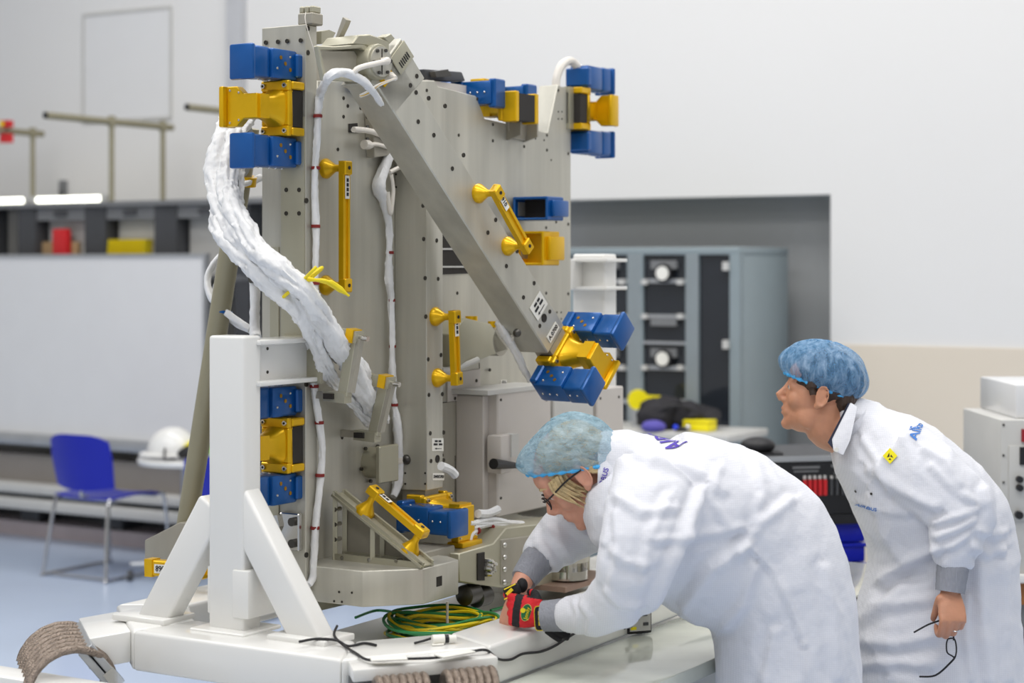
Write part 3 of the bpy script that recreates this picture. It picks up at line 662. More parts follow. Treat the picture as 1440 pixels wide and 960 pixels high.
# upright arm end module
ce = rw(a2, b2+.041, onA(611, 688, a2).z-.05)
triple(ce+R*.0, R, Z, -U, .1, True, 'bg', boff=(0, .03))
MB().box(A1+.02, a2-.01, b2+.008, b2+.074, ce.z-.02, ce.z+.05).build('arm_end_block', M['alud'], c2, 0)
g_ = rw(a2-.01, b2-.0, ce.z-.11); MB().prism([g_, g_+R*.05, g_+R*.06-Z*.05, g_-R*.01-Z*.05], U*.05).build('guide_block', M['gold'], PP, 0)
MB().cyl(g_+R*.025+U*.025-Z*.05, g_+R*.025+U*.025-Z*.075, .011).build('guide_pin', M['blk'], PP)
# modules on top of the panel (heads point up, backs towards us)
c = onA(722, 155, A1+.035); triple(c, -R, -Z, U, .094, True, boff=(-.03, 0))
br = MB(); c = onA(724, 178, A1); br.prism([c+U*-.06+Z*.02, c+U*.06+Z*.02, c+U*.045-Z*.04, c-U*.045-Z*.04][0:4], R*.012); br.bevel(.002, 1).build('latch_bracket', M['alud'], main)
for s_ in (-1, 1): MB().prism([c+U*.05*s_+Z*.03, c+U*.05*s_-Z*.045, c+U*.05*s_-Z*.03+R*.05, c+U*.05*s_+Z*.03+R*.05], U*.008).build('bracket_wing', M['alud'], main, 0)
# modules on the far edge
BR = abz(onA(803, 400, A1))[1]
c = rw(A1-.01, BR+.045, onB(812, 152, BR).z); triple(c, U, -R, Z, .105, True, boff=(0, 0))
fr = MB(); x0, x1 = A1-.05, A1+.012
cz = c.z
fr.ringprism([rw(x0, BR-.03, cz-.068), rw(x1, BR-.03, cz-.068), rw(x1, BR-.03, cz+.068), rw(x0, BR-.03, cz+.068)], [rw(x0+.012, BR-.03, cz-.05), rw(x1-.006, BR-.03, cz-.05), rw(x1-.006, BR-.03, cz+.05), rw(x0+.012, BR-.03, cz+.05)], U*.07); fr.build('edge_bracket', M['alug'], main, 0)
MB().tube(spline([rw(A1-.02, BR-.062, cz+.03), rw(A1-.02, BR-.06, cz+.09), rw(A1-.015, BR-.03, cz+.14), rw(A1-.01, BR+.02, cz+.155), rw(A1, BR+.06, cz+.13)], 6), .014, 10).build('white_hose', M['ptfe'], main)
# pair facing us low on the panel, seen from the back
for (nm, px, py, m_) in (('blue_latch', 741, 293, 'blue'), ('gold_latch', 740, 349, 'gold')):
    c = onA(px+4, py, A1+.07); hz_, hw = (.036, .062) if m_ == 'blue' else (.052, .05)
    bk = MB(); rr = lambda w_, h_, o: [c+R*(w_*sx)+Z*(h_*sz)+U*o for sx, sz in ((-1, -1), (1, -1), (1, 1), (-1, 1))]
    bk.ringprism(rr(hw, hz_, 0), rr(hw-.009, hz_-.008, 0), U*.1); bk.bevel(.003, 1)
    k_ = bk.build(nm, M[m_], PP)
    MB().prism(rr(hw-.009, hz_-.008, .06), U*.01).build('socket', M['dark'] if m_ == 'blue' else M['gold'], k_, 0)
    MB().box(A1+.07+hw-.004, A1+.07+hw+.014, abz(c)[1]+.02, abz(c)[1]+.11, c.z-hz_*.7, c.z+hz_*.7).bevel(.005, 2).build('end_lip', M[m_], k_)
    MB().box(A1, A1+.07-hw+.01, abz(c)[1]+.02, abz(c)[1]+.09, c.z-hz_*.6, c.z+hz_*.6).build('mounting_foot', M['alud'], k_, 0)

# ------------------------------------------------------------------ handrails
def cup_mesh():
    b = MB(); n = 20; prof = [(.026, 0), (.027, .006), (.022, .014), (.012, .03), (.0095, .036), (.0095, .06)]
    b.loft([[Vector((math.cos(2*math.pi*k/n)*r_, math.sin(2*math.pi*k/n)*r_, h_)) for k in range(n)] for r_, h_ in prof]); me = b.mesh('cup'); me.materials.append(M['gold']); smooth(me, 50); return me
CUP = cup_mesh()
def handrail(p0, p1, n, tagtxt=None, wide=.03, thick=.022):
    p0, p1, n = Vector(p0), Vector(p1), Vector(n).normalized(); d = (p1-p0).normalized(); x = d.cross(n).normalized()
    q0, q1 = p0+n*.066-d*.018, p1+n*.066+d*.018
    b = MB()
    pr = [(-wide/2, -thick/2), (wide/2, -thick/2), (wide/2, thick*.2), (wide*.22, thick*.2), (wide*.22, thick*.0), (-wide*.22, thick*.0), (-wide*.22, thick*.2), (-wide/2, thick*.2)]
    b.loft([[q+x*i+n*j for i, j in pr] for q in (q0, q1)])
    rail = b.build('handrail', M['gold'], PP, 30)
    for q in (q0+d*.018, q1-d*.018):
        MB().bar(q-d*.018, q+d*.018, wide*1.06, thick*1.1, n).bevel(.003, 1).build('end_block', M['gold'], rail)
        MB().cyl(q+n*thick*.5, q+n*thick*.62, .005, 10).build('bolt', M['ink'], rail)
    for q in (p0, p1): inst('standoff_cup', CUP, rail, q, x, n.cross(x), n)
    if tagtxt:
        f_ = .2; c = q0+(q1-q0)*f_+n*(thick*.26)
        l = MB().prism([c-d*.03-x*.009, c+d*.03-x*.009, c+d*.03+x*.009, c-d*.03+x*.009], n*.001).build('number_tag', M['paper'], rail, 0)
        if tagtxt == '*': blur_print(l, c+n*.0015, d, n.cross(d), .046, .009, words=(.2, .2, .2, .2))
        else: text('lettering', tagtxt, .018, l, c+n*.002, d, n.cross(d))
    return rail
handrail(onA(457, 237, A1), onA(457, 401, A1), R, '*')
handrail(onA(611, 445, a2), onA(614, 531, a2), R, '*')
handrail(onD(672, 272), onD(713, 346), nb, '8910')
GB = 3.80
gp = lambda px, py: onB(px, py, GB)
# ------------------------------------------------------------------ bottom bracket block and gusset
bz0, bz1 = .85, .94
BK = MB().prism([rw(A1, 3.69, bz0), rw(-2.653, 3.69, bz0), rw(-2.544, 3.80, bz0), rw(-2.544, 3.965, bz0), rw(-2.6, 4.0, bz0), rw(A1, 4.0, bz0)], Z*(bz1-bz0)).bevel(.0025, 1).build('base_bracket', M['alu'], PP)
MB().box(-2.5445, -2.543, 3.86, 3.885, bz0+.035, bz0+.06).build('square_hole', M['dark'], BK, 0)
holes([(477, 832), (495, 833), (470, 845), (481, 846)], BK, lambda x, y: onB(x, y, 3.69), .003, -U)
zg = bz1
for db in (0, .042):
    b = GB+db; aa, ab, zh = A1+.035, -2.545, 1.118
    T = [(aa, zg), (ab, zg), (ab-.02, zg+.018), (aa, zh)]
    o_ = [rw(aa, b, zg), rw(ab, b, zg), rw(ab-.012, b, zg+.014), rw(-2.70, b, zg+.118), rw(aa+.02, b, zh), rw(aa, b, zh)]
    # web with two windows: ribs built as bars
    g = MB().bar(rw(aa, b, zh-.006), rw(ab, b, zg+.008), .008, .016).build('gusset_rib', M['alug'], PP, 0)
    MB().bar(rw(aa+.006, b, zg), rw(aa+.006, b, zh), .012, .008).build('upright_rib', M['alug'], g, 0)
    MB().bar(rw(aa, b, zg+.008), rw(ab, b, zg+.008), .008, .016).build('foot_rib', M['alug'], g, 0)
    MB().bar(rw(-2.70, b, zg+.01), rw(-2.70, b, zg+.09), .012, .008).build('middle_rib', M['alug'], g, 0)
    if db:
        MB().prism([rw(aa, b+.004, zg), rw(ab, b+.004, zg), rw(aa, b+.004, zh)], U*.003).build('web_plate', M['alud'], g, 0)
        for (px, py) in ((472, 716), (472, 737), (472, 758), (482, 784), (520, 787), (558, 789)):
            c = gp(px, py); MB().cyl(c+U*.02, c-U*.004, .006, 10).build('bolt', M['steel'], g)
MB().bar(rw(aa, GB+.02, zh-.01), rw(ab, GB+.02, zg+.004), .058, .006).build('gusset_top', M['alug'], PP, 0)
nh = (rw(0, 0, 1)*(ab-aa)+R*(zh-zg)).normalized()
hp = lambda u: rw(aa+(ab-aa)*u, GB+.02, zh+(zg-zh)*u)
handrail(hp(.30), hp(.80), nh, '*')
# left rear handrail and foot block behind the white brace
c = PY(245, 772, 5.05); ca_, cb_, cz_ = abz(c)
MB().prism([rw(ca_-.11, cb_, .87), rw(ca_+.16, cb_, .87), rw(ca_+.16, cb_, .99), rw(ca_+.02, cb_, .99), rw(ca_-.11, cb_, .93)], U*.16).bevel(.002, 1).build('foot_block', M['alud'], PP)
q0, q1 = PY(212, 797, 4.95), PY(288, 803, 4.85)
hl = MB().bar(q0, q1, .03, .042).bevel(.003, 1).build('handrail', M['gold'], PP)
for q in (q0, q1): MB().cyl(q, q+U*.08, .011).build('standoff_cup', M['gold'], hl)
MB().bar(q0-(q1-q0).normalized()*.008, q0+(q1-q0).normalized()*.02, .034, .048).build('end_block', M['gold'], hl, 0)
dd = (q1-q0).normalized(); nn = dd.cross(Z); c = q0+dd*.055+nn*.016
l = MB().prism([c-dd*.027-Z*.012, c+dd*.027-Z*.012, c+dd*.027+Z*.012, c-dd*.027+Z*.012], nn*.001).build('number_tag', M['paper'], hl, 0)
text('lettering', '8903', .022, l, c+nn*.002, dd, Z)
# leaning strut
st = MB().tube([PY(350, 180, 4.95), PY(262, 742, 5.1)], .029, 18).build('strut_tube', M['tan'], PP)
MB().tube([PY(345, 247, 4.965), PY(343, 260, 4.97)], .033, 18).build('strut_collar', M['gold'], st)
MB().tube([PY(262, 742, 5.1), PY(255, 765, 5.1)], [.03, .04], 12).build('strut_foot', M['alud'], st)
MB().tube([PY(312, 435, 5.02), PY(311, 439, 5.02)], .0315, 16).build('blue_tie', M['blue'], st)
# ------------------------------------------------------------------ hinge at the head of the diagonal arm
hc = onD(512, 89, -.035)
hg = MB().cyl(hc+nb*.055, hc-nb*.06, .045, 36).bevel(.004, 2).build('hinge_drum', M['alug'], PP)
MB().cyl(hc+nb*.06, hc+nb*.055, .038, 32).build('hinge_cover', M['alu'], hg)
MB().bar(hc+nb*.0605-Z*.032, hc+nb*.0605+Z*.032, .003, .002).build('cover_groove', M['hole'], hg, 0)
for k in range(6):
    q = hc+nb*.061+Z*.031*math.cos(k*1.05+.4)+hb*.031*math.sin(k*1.05+.4); MB().cyl(q, q+nb*.004, .0045, 8).build('bolt', M['dsteel'], hg)
MB().tube(spline([hc+nb*.058, hc+nb*.075, onD(506, 95, .05), onD(497, 104, .045)], 4), [.010]*5+[.007]*8, 10).build('cable_gland', M['ptfe'], hg)
# yoke plates from the column head to the drum
q = [onD(446, 64), onD(470, 65), onD(512, 62), onD(532, 78), onD(536, 98), onD(522, 114), (onD(500, 115)), onD(456, 113)]; qi = [onD(451, 70), onD(472, 70), onD(508, 68), onD(524, 80), onD(528, 96), onD(516, 106), onD(500, 108), onD(460, 108)]
yk = MB(); yk.ringprism(q, qi, -nb*.014); yk.bevel(.002, 1).build('hinge_yoke', M['alug'], PP)
MB().prism([onD(446, 66, -.08), onD(480, 66, -.08), onD(490, 112, -.08), onD(455, 112, -.08)], -nb*.012).build('rear_yoke', M['alud'], PP, 0)
MB().prism([onD(494, 62), onD(504, 49), onD(520, 48), onD(548, 58), onD(548, 74), onD(530, 74), onD(515, 64)], -nb*.11).bevel(.003, 1).build('hinge_hood', M['alug'], PP)
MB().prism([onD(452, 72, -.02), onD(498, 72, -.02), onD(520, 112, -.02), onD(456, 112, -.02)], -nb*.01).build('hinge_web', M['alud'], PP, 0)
MB().prism([onD(540, 52), onD(550, 47), onD(556, 54), onD(548, 62)], -nb*.03).bevel(.002, 1).build('stop_block', M['alug'], PP)
MB().prism([onC(470, 58), onC(482, 24), onC(487, 28), onC(484, 36), onC(472, 60)], U*.02).build('lock_tab', M['alud'], PP, 0)
MB().prism([onA(452, 44, a0), onA(463, 42, a0), onA(472, 46, a0), onA(466, 58, a0), onA(452, 62, a0)], -R*.03).build('head_bracket', M['alug'], PP, 0)
tb = onC(436, 34)
MB().box(a0-.03, a0+.018, B0+.004, B0+.05, zt1, zt1+.03).bevel(.003, 1).build('top_fitting', M['alud'], PP)
for k in range(3): MB().box(a0-.03+k*.016, a0-.017+k*.016, B0+.01, B0+.045, zt1+.03, zt1+.048).bevel(.003, 1).build('fitting_knuckle', M['alug'], PP)
MB().tube(spline([rw(a0+.0, B0, zt1+.03), rw(a0+.008, B0-.01, zt1), rw(a0+.03, B0+.01, zt1-.1), rw(a0+.03, B0+.03, zt1-.17)], 5), .0012, 5).build('lacing_thread', M['ptfe'], PP)
# blue latch glimpsed behind the arm, small rear drum, black latch on top
MB().prism(poly([(488, 115), (530, 113), (530, 134), (490, 130)], A1+.01), R*.03).bevel(.003, 1).build('rear_blue_latch', M['blue'], PP)
c = onA(560, 195, A1); rd = MB().cyl(c, c+R*.03, .075, 28).build('rear_drum', M['alud'], PP)
MB().prism(poly([(512, 158), (552, 155), (565, 215), (515, 222)], A1+.001), R*.028).bevel(.002, 1).build('drum_plate', M['alud'], PP)
for (px, py) in ((516, 164), (516, 179), (516, 196)): c = onA(px, py, A1+.03); MB().cyl(c, c+R*.004, .006, 10).build('bolt', M['dsteel'], rd)
MB().prism(poly([(490, 174), (502, 173), (503, 187), (490, 186)], A1+.0005), R*.002).build('cable_port', M['dark'], PP, 0)
tl = MB().prism([onA(597, 97, A1-.06), onA(650, 101, A1-.06), onA(655, 114, A1-.06), onA(602, 113, A1-.06)], -R*.05).bevel(.004, 2).build('top_latch', M['dgrey'], PP)
MB().prism([onA(603, 101, A1-.055), onA(622, 98, A1-.055), onA(628, 108, A1-.055), onA(606, 109, A1-.055)], R*.02).build('latch_hook', M['dsteel'], tl, 0)
MB().prism([onA(600, 112, A1-.05), onA(668, 122, A1-.05), onA(668, 145, A1-.05), onA(600, 140, A1-.05)], -R*.05).build('rear_cover', M['box'], PP, 0)
# small bracket with cylinder behind (650-720, 445-525)
c = onA(668, 478, A1)
mt = MB().cyl(c+R*.0, c+R*.09, .045, 24).build('actuator_motor', M['alud'], PP)
MB().prism([onA(655, 447, A1+.09), onA(690, 455, A1+.09), onA(716, 492, A1+.09), onA(690, 500, A1+.09), onA(640, 520, A1+.09), onA(636, 470, A1+.09)], -R*.08).bevel(.004, 2).build('actuator_bracket', M['alug'], PP)
c = onA(663, 455, A1+.06); MB().cyl(c, c+Z*.022, .018, 16).build('gold_cap', M['gold'], mt)
c = onA(693, 460, A1+.07); MB().cyl(c, c+Z*.018, .015, 16).build('gold_cap', M['gold'], mt)
MB().tube(spline([onA(622, 520, A1+.06), onA(640, 518, A1+.08), onA(672, 505, A1+.1)], 5), .008).build('link_rod', M['lgrey'], mt)
MB().prism(poly([(650, 522), (674, 518), (674, 559), (628, 565), (628, 532)], A1+.001), R*.004).build('access_cover', M['box'], main, 0)
holes([(640, 560), (658, 558), (670, 535), (689, 520)], main, lambda x, y: onA(x, y, A1+.006), .005)
label(704, 534, 712, 542, A1, main, ['*'])
# round flange on the recessed panel
c = onA(520, 650, A1); fl = MB().cyl(c, c+R*.05, .042, 28).build('round_flange', M['alug'], PP)
MB().box(abz(c)[0]+.05, abz(c)[0]+.065, abz(c)[1]-.045, abz(c)[1]+.045, c.z-.05, c.z+.05).bevel(.003, 1).build('flange_plate', M['alug'], fl)
for k in range(5): q = c+R*.004+(U*math.cos(k*1.2+1)+Z*math.sin(k*1.2+1))*.05; MB().cyl(q, q+R*.006, .005, 8).build('bolt', M['dsteel'], fl)
# clear bracket low on left column
c = onC(415, 745); cb = MB().box(a0-.07, a0-.008, B0-.02, B0, c.z-.05, c.z+.045).bevel(.003, 1).build('clear_bracket', M['steel'], PP)
for dz in (-.03, .025): MB().cyl(rw(a0-.022, B0-.02, c.z+dz), rw(a0-.022, B0-.032, c.z+dz), .011, 14).build('bolt', M['dsteel'], cb)
MB().prism([onC(385, 724), onC(400, 722), onC(403, 738), onC(398, 750)], -U*.03).build('bracket_fin', M['steel'], cb, 0)

# ------------------------------------------------------------------ grey electronics boxes on the panel
EA = -2.735
def ebox(name, p0, p1, y0, y1, a_f, a_b, m, parent=PP, bev=.004):
    bb0, bb1 = abz(onA(p0, y0, a_f))[1], abz(onA(p1, y0, a_f))[1]; z1, z0 = onA(p0, y0, a_f).z, onA(p0, y1, a_f).z
    return MB().box(a_b, a_f, bb0, bb1, z0, z1).bevel(bev, 1).build(name, m, parent)
E1 = ebox('electronics_box', 700, 775, 552, 728, EA, A1, M['box'])
E2 = ebox('electronics_box', 779, 835, 549, 728, EA, A1, M['lgrey'])
E3 = ebox('electronics_box', 840, 877, 547, 728, EA, A1, M['box'])
ebox('box_gap', 775, 779, 556, 728, EA-.02, A1, M['dark'], PP, .0005); ebox('box_gap', 835, 840, 556, 728, EA-.02, A1, M['dark'], PP, .0005)
ebox('box_lid', 686, 775, 549, 556, EA+.003, A1, M['lgrey'], E1, .001)
bb0 = abz(onA(700, 600, EA))[1]
MB().box(A1, EA-.03, bb0-.03, bb0, E1.location.z*0+onA(700, 730, EA).z, onA(700, 556, EA).z).bevel(.003, 1).build('box_flange', M['box'], E1)
z = onA(700, 640, EA).z
hd = MB().box(EA-.02, EA+.03, bb0-.03, bb0+.03, z-.05, z+.06).bevel(.006, 2).build('box_handle', M['box'], PP)
MB().box(EA, EA+.035, bb0+.02, bb0+.06, z-.005, z+.06).build('handle_arm', M['lgrey'], hd, 0)
MB().tube([onA(694, 652, EA+.035), onA(735, 655, EA+.035)], [.016, .006], 10).build('black_lead', M['blk'], hd)
for (px, py) in ((704, 562), (768, 562), (704, 700), (768, 700), (844, 560), (870, 558), (717, 641)):
    c = onA(px, py, EA); MB().cyl(c, c+R*.003, .004, 8).build('bolt', M['dsteel'], E1)

# ------------------------------------------------------------------ joint mechanism low on the right
JA = -2.60
def jpl(pts, a, th, nm, m, par=PP, bev=.003): b = MB().prism([onA(x, y, a) for x, y in pts], -R*th); b.bevel(bev, 1); return b.build(nm, m, par)
j1 = jpl([(646, 778), (694, 764), (712, 742), (830, 728), (830, 820), (705, 826), (646, 818)], JA, .12, 'joint_block', M['alug'])
jpl([(590, 778), (640, 766), (640, 800), (596, 800)], JA-.03, .1, 'joint_link', M['alud'])
jpl([(705, 758), (752, 752), (752, 812), (705, 822)], JA+.004, .02, 'cover_frame', M['alud'], j1)
for py in (766, 783, 800, 818): c = onA(709, py, JA+.005); MB().ball(c, .008).build('bolt', M['steel'], j1)
c = onA(684, 797, JA+.0)
for k in range(9):
    q = c+U*.018*math.cos(k*2.4)*(.4+.07*k)+Z*.022*math.sin(k*2.4)*(.4+.07*k); MB().tube([q, q+R*.012, q+R*.024], [.009, .008, .004], 8).build('chrome_plug', M['steel'], j1)
jpl([(672, 778), (682, 776), (682, 816), (672, 816)], JA+.004, .01, 'dark_plate', M['dark'], j1, .001)
# stainless hinge stack (750-860, 750-825)
c = onA(798, 800, JA+.02); hs = MB().cyl(c-Z*.025, c-Z*.0, .06, 28).build('hinge_stack', M['steel'], PP)
for dz, r_ in ((.0, .03), (.025, .062), (.05, .03), (.07, .064)): MB().cyl(c+Z*dz, c+Z*(dz+(.025 if r_ > .05 else .027)), r_, 28).build('hinge_ring', M['alu'] if r_ > .05 else M['steel'], hs)
for s_ in (-1, 1): MB().cyl(c+U*.045*s_+R*.03-Z*.02, c+U*.045*s_+R*.03+Z*.09, .01, 12).build('hinge_pin', M['steel'], hs)
MB().box(abz(c)[0]-.05, abz(c)[0]+.06, abz(c)[1]-.12, abz(c)[1]+.18, c.z-.045, c.z-.03).build('hinge_base', mat('copper grey plate', (150, 124, 110), .4, .5), hs, 0)
MB().box(abz(c)[0]-.06, abz(c)[0]+.07, abz(c)[1]-.03, abz(c)[1]+.2, c.z+.095, c.z+.115).build('hinge_cap', M['alug'], hs, 0)
for (px, py) in ((660, 835), (676, 838)):
    c = onA(px, py, JA-.03); MB().tube([c-U*.03, c-U*.026, c+U*.026, c+U*.03], [.022, .028, .028, .022], 20).build('roller', M['dsteel'], PP)
MB().tube([onA(629, 846, JA), onA(629, 888, JA)], .0035, 8).build('white_rod', M['ptfe'], PP)
# white cable tails around the joint
for i, pts in enumerate(([(620, 655), (632, 660), (640, 668)], [(672, 722), (686, 722), (700, 716)], [(660, 735), (690, 737), (720, 741)], [(665, 742), (700, 735), (735, 736)], [(672, 745), (662, 752), (660, 770)], [(668, 735), (690, 730), (712, 734)])):
    MB().tube(spline([onA(x, y, JA-.05) for x, y in pts], 6), .012 if i < 2 else .008, 8).build('cable_tail', M['wrap'], PP)
for (px, py) in ((672, 746), (692, 742)): c = onA(px, py, JA-.045); MB().tube([c-U*.003, c+U*.003], .0095, 10).build('red_lacing', M['red'], PP)

# ------------------------------------------------------------------ wrapped cable harnesses
def wrinkle(b, amp, sc, seed=0):
    b.bm.normal_update()
    for v in b.bm.verts:
        q = v.co*sc+Vector((seed, 0, 0)); n_ = .7*noise.fractal(q, 1, 2, 3)
        c1, c2 = noise.cell_vector(q*.9) , 0
        k1 = 1-2.2*abs(noise.noise(Vector((q.x*1.3+q.z*.6, q.y, q.z*.7))+Vector((9, 3, seed)))); k2 = 1-2.2*abs(noise.noise(Vector((q.x*.8-q.z*1.1, q.y, q.z*1.2))+Vector((3, 9, seed))))
        v.co += v.normal*amp*(n_+.9*max(0, k1)**2-.9*max(0, k2)**2)
def crinkle(b, P, n, amp):
    b.bm.normal_update(); b.bm.verts.ensure_lookup_table(); sd = len(bpy.data.objects)*1.37; s_ = 0
    V = list(b.bm.verts)
    for i in range(len(P)):
        if i: s_ += (P[i]-P[i-1]).length
        for q in range(n):
            v = V[i*n+q]; t_ = 2*math.pi*q/n; c_, z_ = math.cos(t_), math.sin(t_)
            l1 = 1-2.4*abs(noise.noise(Vector((c_*1.6, z_*1.6, s_*7+sd))))            # long creases
            l2 = 1-2.6*abs(noise.noise(Vector((c_*1.1+5, z_*1.1+s_*16, s_*22+sd))))   # slanting crinkles
            lo = noise.noise(Vector((c_*.8, z_*.8, s_*11+sd)))
            v.co += v.normal*amp*(1.1*lo-.9*max(0, l1)**2+.55*max(0, l2)**3+.25*noise.noise(v.co*90))
def harness(name, pts, rad, parent=PP, seg=10, n=12, amp=.004, sc=45, m=None):
    P = spline(pts, seg); r_ = interp(rad, seg) if hasattr(rad, '__len__') else [rad]*len(P)
    b = MB(); b.tube(P, r_, n); crinkle(b, P, n, amp); return b.build(name, m or M['wrap'], parent, 70), P
def lace(parent, c, d, r, m=None):
    d = Vector(d).normalized(); MB().tube([c-d*.004, c, c+d*.004], [r, r*1.04, r], 14).build('red_lacing', m or M['red'], parent)
pA = lambda lst, a: [onA(x, y, a) for x, y in lst]
h1, P = harness('cable_harness', [onD(536, 146, -.012), onD(524, 127, .025), onD(506, 111, .04), onD(484, 101, .04), onD(464, 107, .03), onA(452, 128, a0+.03)]+pA([(448, 150), (446, 200), (443, 250), (444, 320), (443, 400), (441, 470), (441, 540), (448, 590), (453, 640), (449, 690), (443, 740), (441, 790), (440, 812), (434, 822)], a0+.012), [.008, .010, .011, .012, .012, .011, .010, .009, .009, .010, .009, .009, .009, .009, .010, .010, .009, .010, .010, .008], amp=.003)
for px, py in ((447, 163), (444, 236), (444, 318), (443, 398), (442, 543), (449, 594), (450, 668), (443, 742)): lace(h1, onA(px, py, a0+.012), Z, .0115)
h2, P = harness('cable_harness', pA([(552, 205), (543, 230), (532, 262), (541, 285), (548, 320), (548, 355), (547, 395), (550, 425), (551, 487), (552, 540), (555, 570), (558, 600), (561, 645), (559, 680), (553, 698)], A1+.02), [.014, .016, .02, .014, .009, .008, .012, .008, .008, .011, .008, .013, .013, .013, .01], amp=.004)
for px, py in ((549, 355), (551, 422), (552, 487), (555, 569)): lace(h2, onA(px, py, A1+.02), Z, .0095)
lace(h2, onA(561, 645, A1+.02), Z, .0155, M['ptfe']); lace(h2, onA(561, 649, A1+.02), Z, .0155, M['ptfe'])
c = onA(572, 646, A1+.04); MB().ball(c, .014, .014, .014).build('clamp_knob', M['dsteel'], h2)
for i, pts in enumerate(([(497, 182), (520, 184), (540, 192), (566, 205)], [(515, 204), (530, 203), (548, 208)], [(575, 228), (560, 236), (548, 242)], [(550, 245), (553, 270), (549, 300), (545, 270)])):
    harness('cable_tail', pA(pts, A1+.035), .006 if i else .008, amp=.001, m=M['ptfe'])
c = onA(512, 203, A1+.03); MB().tube([c, c+U*.02, c+U*.04], [.013, .013, .006], 10).build('cable_plug', M['ptfe'], PP)
c = onA(572, 230, A1+.06); MB().tube([c, c+U*.025], [.016, .014], 10).build('cable_plug', M['ptfe'], PP)
h3, P = harness('arm_cable', [onD(700, 452, -.12), onD(710, 470, -.1), onD(722, 488, -.09), onD(733, 510, -.08), onD(745, 535, -.08)], [.012, .013, .012, .011, .009], amp=.004)
lace(h3, onD(716, 476, -.095), ax, .014, M['ptfe']); c = onD(727, 468, 0); MB().ball(c, .012).build('clamp_knob', M['dsteel'], h3)
# the big bundle
def bp(lst): return [PY(x, y, Y) for x, y, Y in lst]
strands = [
 ([(352, 148, 4.86), (330, 165, 4.78), (312, 205, 4.72), (306, 250, 4.68), (316, 295, 4.6), (345, 340, 4.5), (385, 378, 4.46), (428, 410, 4.46), (455, 455, 4.55), (488, 500, 4.68), (525, 560, 4.8), (540, 590, 4.86)], [.026, .030, .033, .034, .034, .032, .031, .029, .030, .032, .024, .016]),
 ([(350, 160, 4.84), (334, 185, 4.74), (322, 230, 4.66), (322, 270, 4.6), (334, 305, 4.52), (365, 350, 4.45), (400, 385, 4.42), (436, 420, 4.42), (470, 475, 4.52), (498, 528, 4.66), (520, 572, 4.78), (528, 590, 4.84)], [.022, .024, .024, .025, .027, .029, .028, .026, .030, .030, .024, .014]),
 ([(346, 172, 4.9), (326, 220, 4.78), (312, 275, 4.66), (310, 315, 4.58), (335, 355, 4.5), (378, 395, 4.46), (420, 432, 4.46), (440, 475, 4.5), (462, 525, 4.6), (490, 560, 4.72), (518, 592, 4.8), (524, 600, 4.86)], [.016, .02, .024, .026, .027, .028, .026, .023, .018, .016, .014, .012]),
 ([(352, 190, 4.86), (338, 230, 4.74), (334, 270, 4.66), (345, 315, 4.6), (372, 362, 4.54), (408, 398, 4.52), (430, 440, 4.55), (436, 480, 4.58), (450, 530, 4.64)], [.012, .014, .016, .017, .018, .018, .018, .017, .012]),
]
for pts, rr in strands: harness('cable_bundle_strand', bp(pts), rr, seg=20, n=36, amp=.0085)
# yellow tie round the bundle
b = MB(); c = PY(425, 398, 4.46); dv = (PY(455, 455, 4.5)-PY(385, 370, 4.45)).normalized(); xx = dv.cross(Vector((0, 1, 0))).normalized()
ty = b.tube([c+xx*.062*math.cos(k*math.pi/12)+Vector((0, 1, 0))*.052*math.sin(k*math.pi/12) for k in range(24)], .0045, 8, True).build('yellow_tie', M['yel'], PP)
MB().tube(spline([PY(428, 392, 4.40), PY(438, 382, 4.38), PY(445, 375, 4.38)], 4), .004).build('tie_end', M['yel'], ty)
MB().tube(spline([PY(430, 394, 4.40), PY(455, 394, 4.38), PY(470, 401, 4.40), PY(491, 416, 4.42)], 5), [.004]*8+[.008]*5+[.005, .003, .003]).build('tie_end', M['yel'], ty)
MB().tube(spline([PY(432, 391, 4.41), PY(458, 397, 4.4), PY(478, 406, 4.41)], 5), .004).build('tie_end', M['yel'], ty)
# clamp bars across the bundle
for (x0, y0, x1, y1) in ((497, 476, 484, 557), (542, 540, 526, 612)):
    top, bot = PY(x0, y0, 4.56+(x0-497)*.004), PY(x1, y1, 4.56+(x0-497)*.004)
    cl = MB().bar(top, bot, .03, .022, U).bevel(.002, 1).build('clamp_bar', M['alug'], PP)
    MB().bar(top+R*.02, bot+R*.02+Z*.01, .014, .018, U).build('clamp_web', M['alud'], cl, 0)
    MB().bar(top-R*.06+Z*.012, top+R*.02+Z*.004, .035, .03).build('clamp_head', M['alug'], cl, 0)
    MB().bar(top-R*.01+Z*.01-U*.002, top+R*.012+Z*.006-U*.002, .038, .034).build('gold_insert', M['gold'], cl, 0)
    MB().cyl(top-R*.02+Z*.008, top+R*.045+Z*.0, .007, 12).build('clamp_bolt', M['steel'], cl)
    MB().bar(bot-R*.055-Z*.0, bot+R*.012-Z*.004, .03, .026).build('clamp_foot', M['alug'], cl, 0)
    MB().bar(bot-R*.05+Z*.0-U*.016, bot-R*.02-U*.016, .012, .014).build('foot_slot', M['dark'], cl, 0)
    for q in (top-R*.04+Z*.012, bot-R*.04): MB().bar(q+U*.01, q-R*(abz(q)[0]-A1)+U*.01, .018, .018).build('standoff', M['alud'], cl, 0)
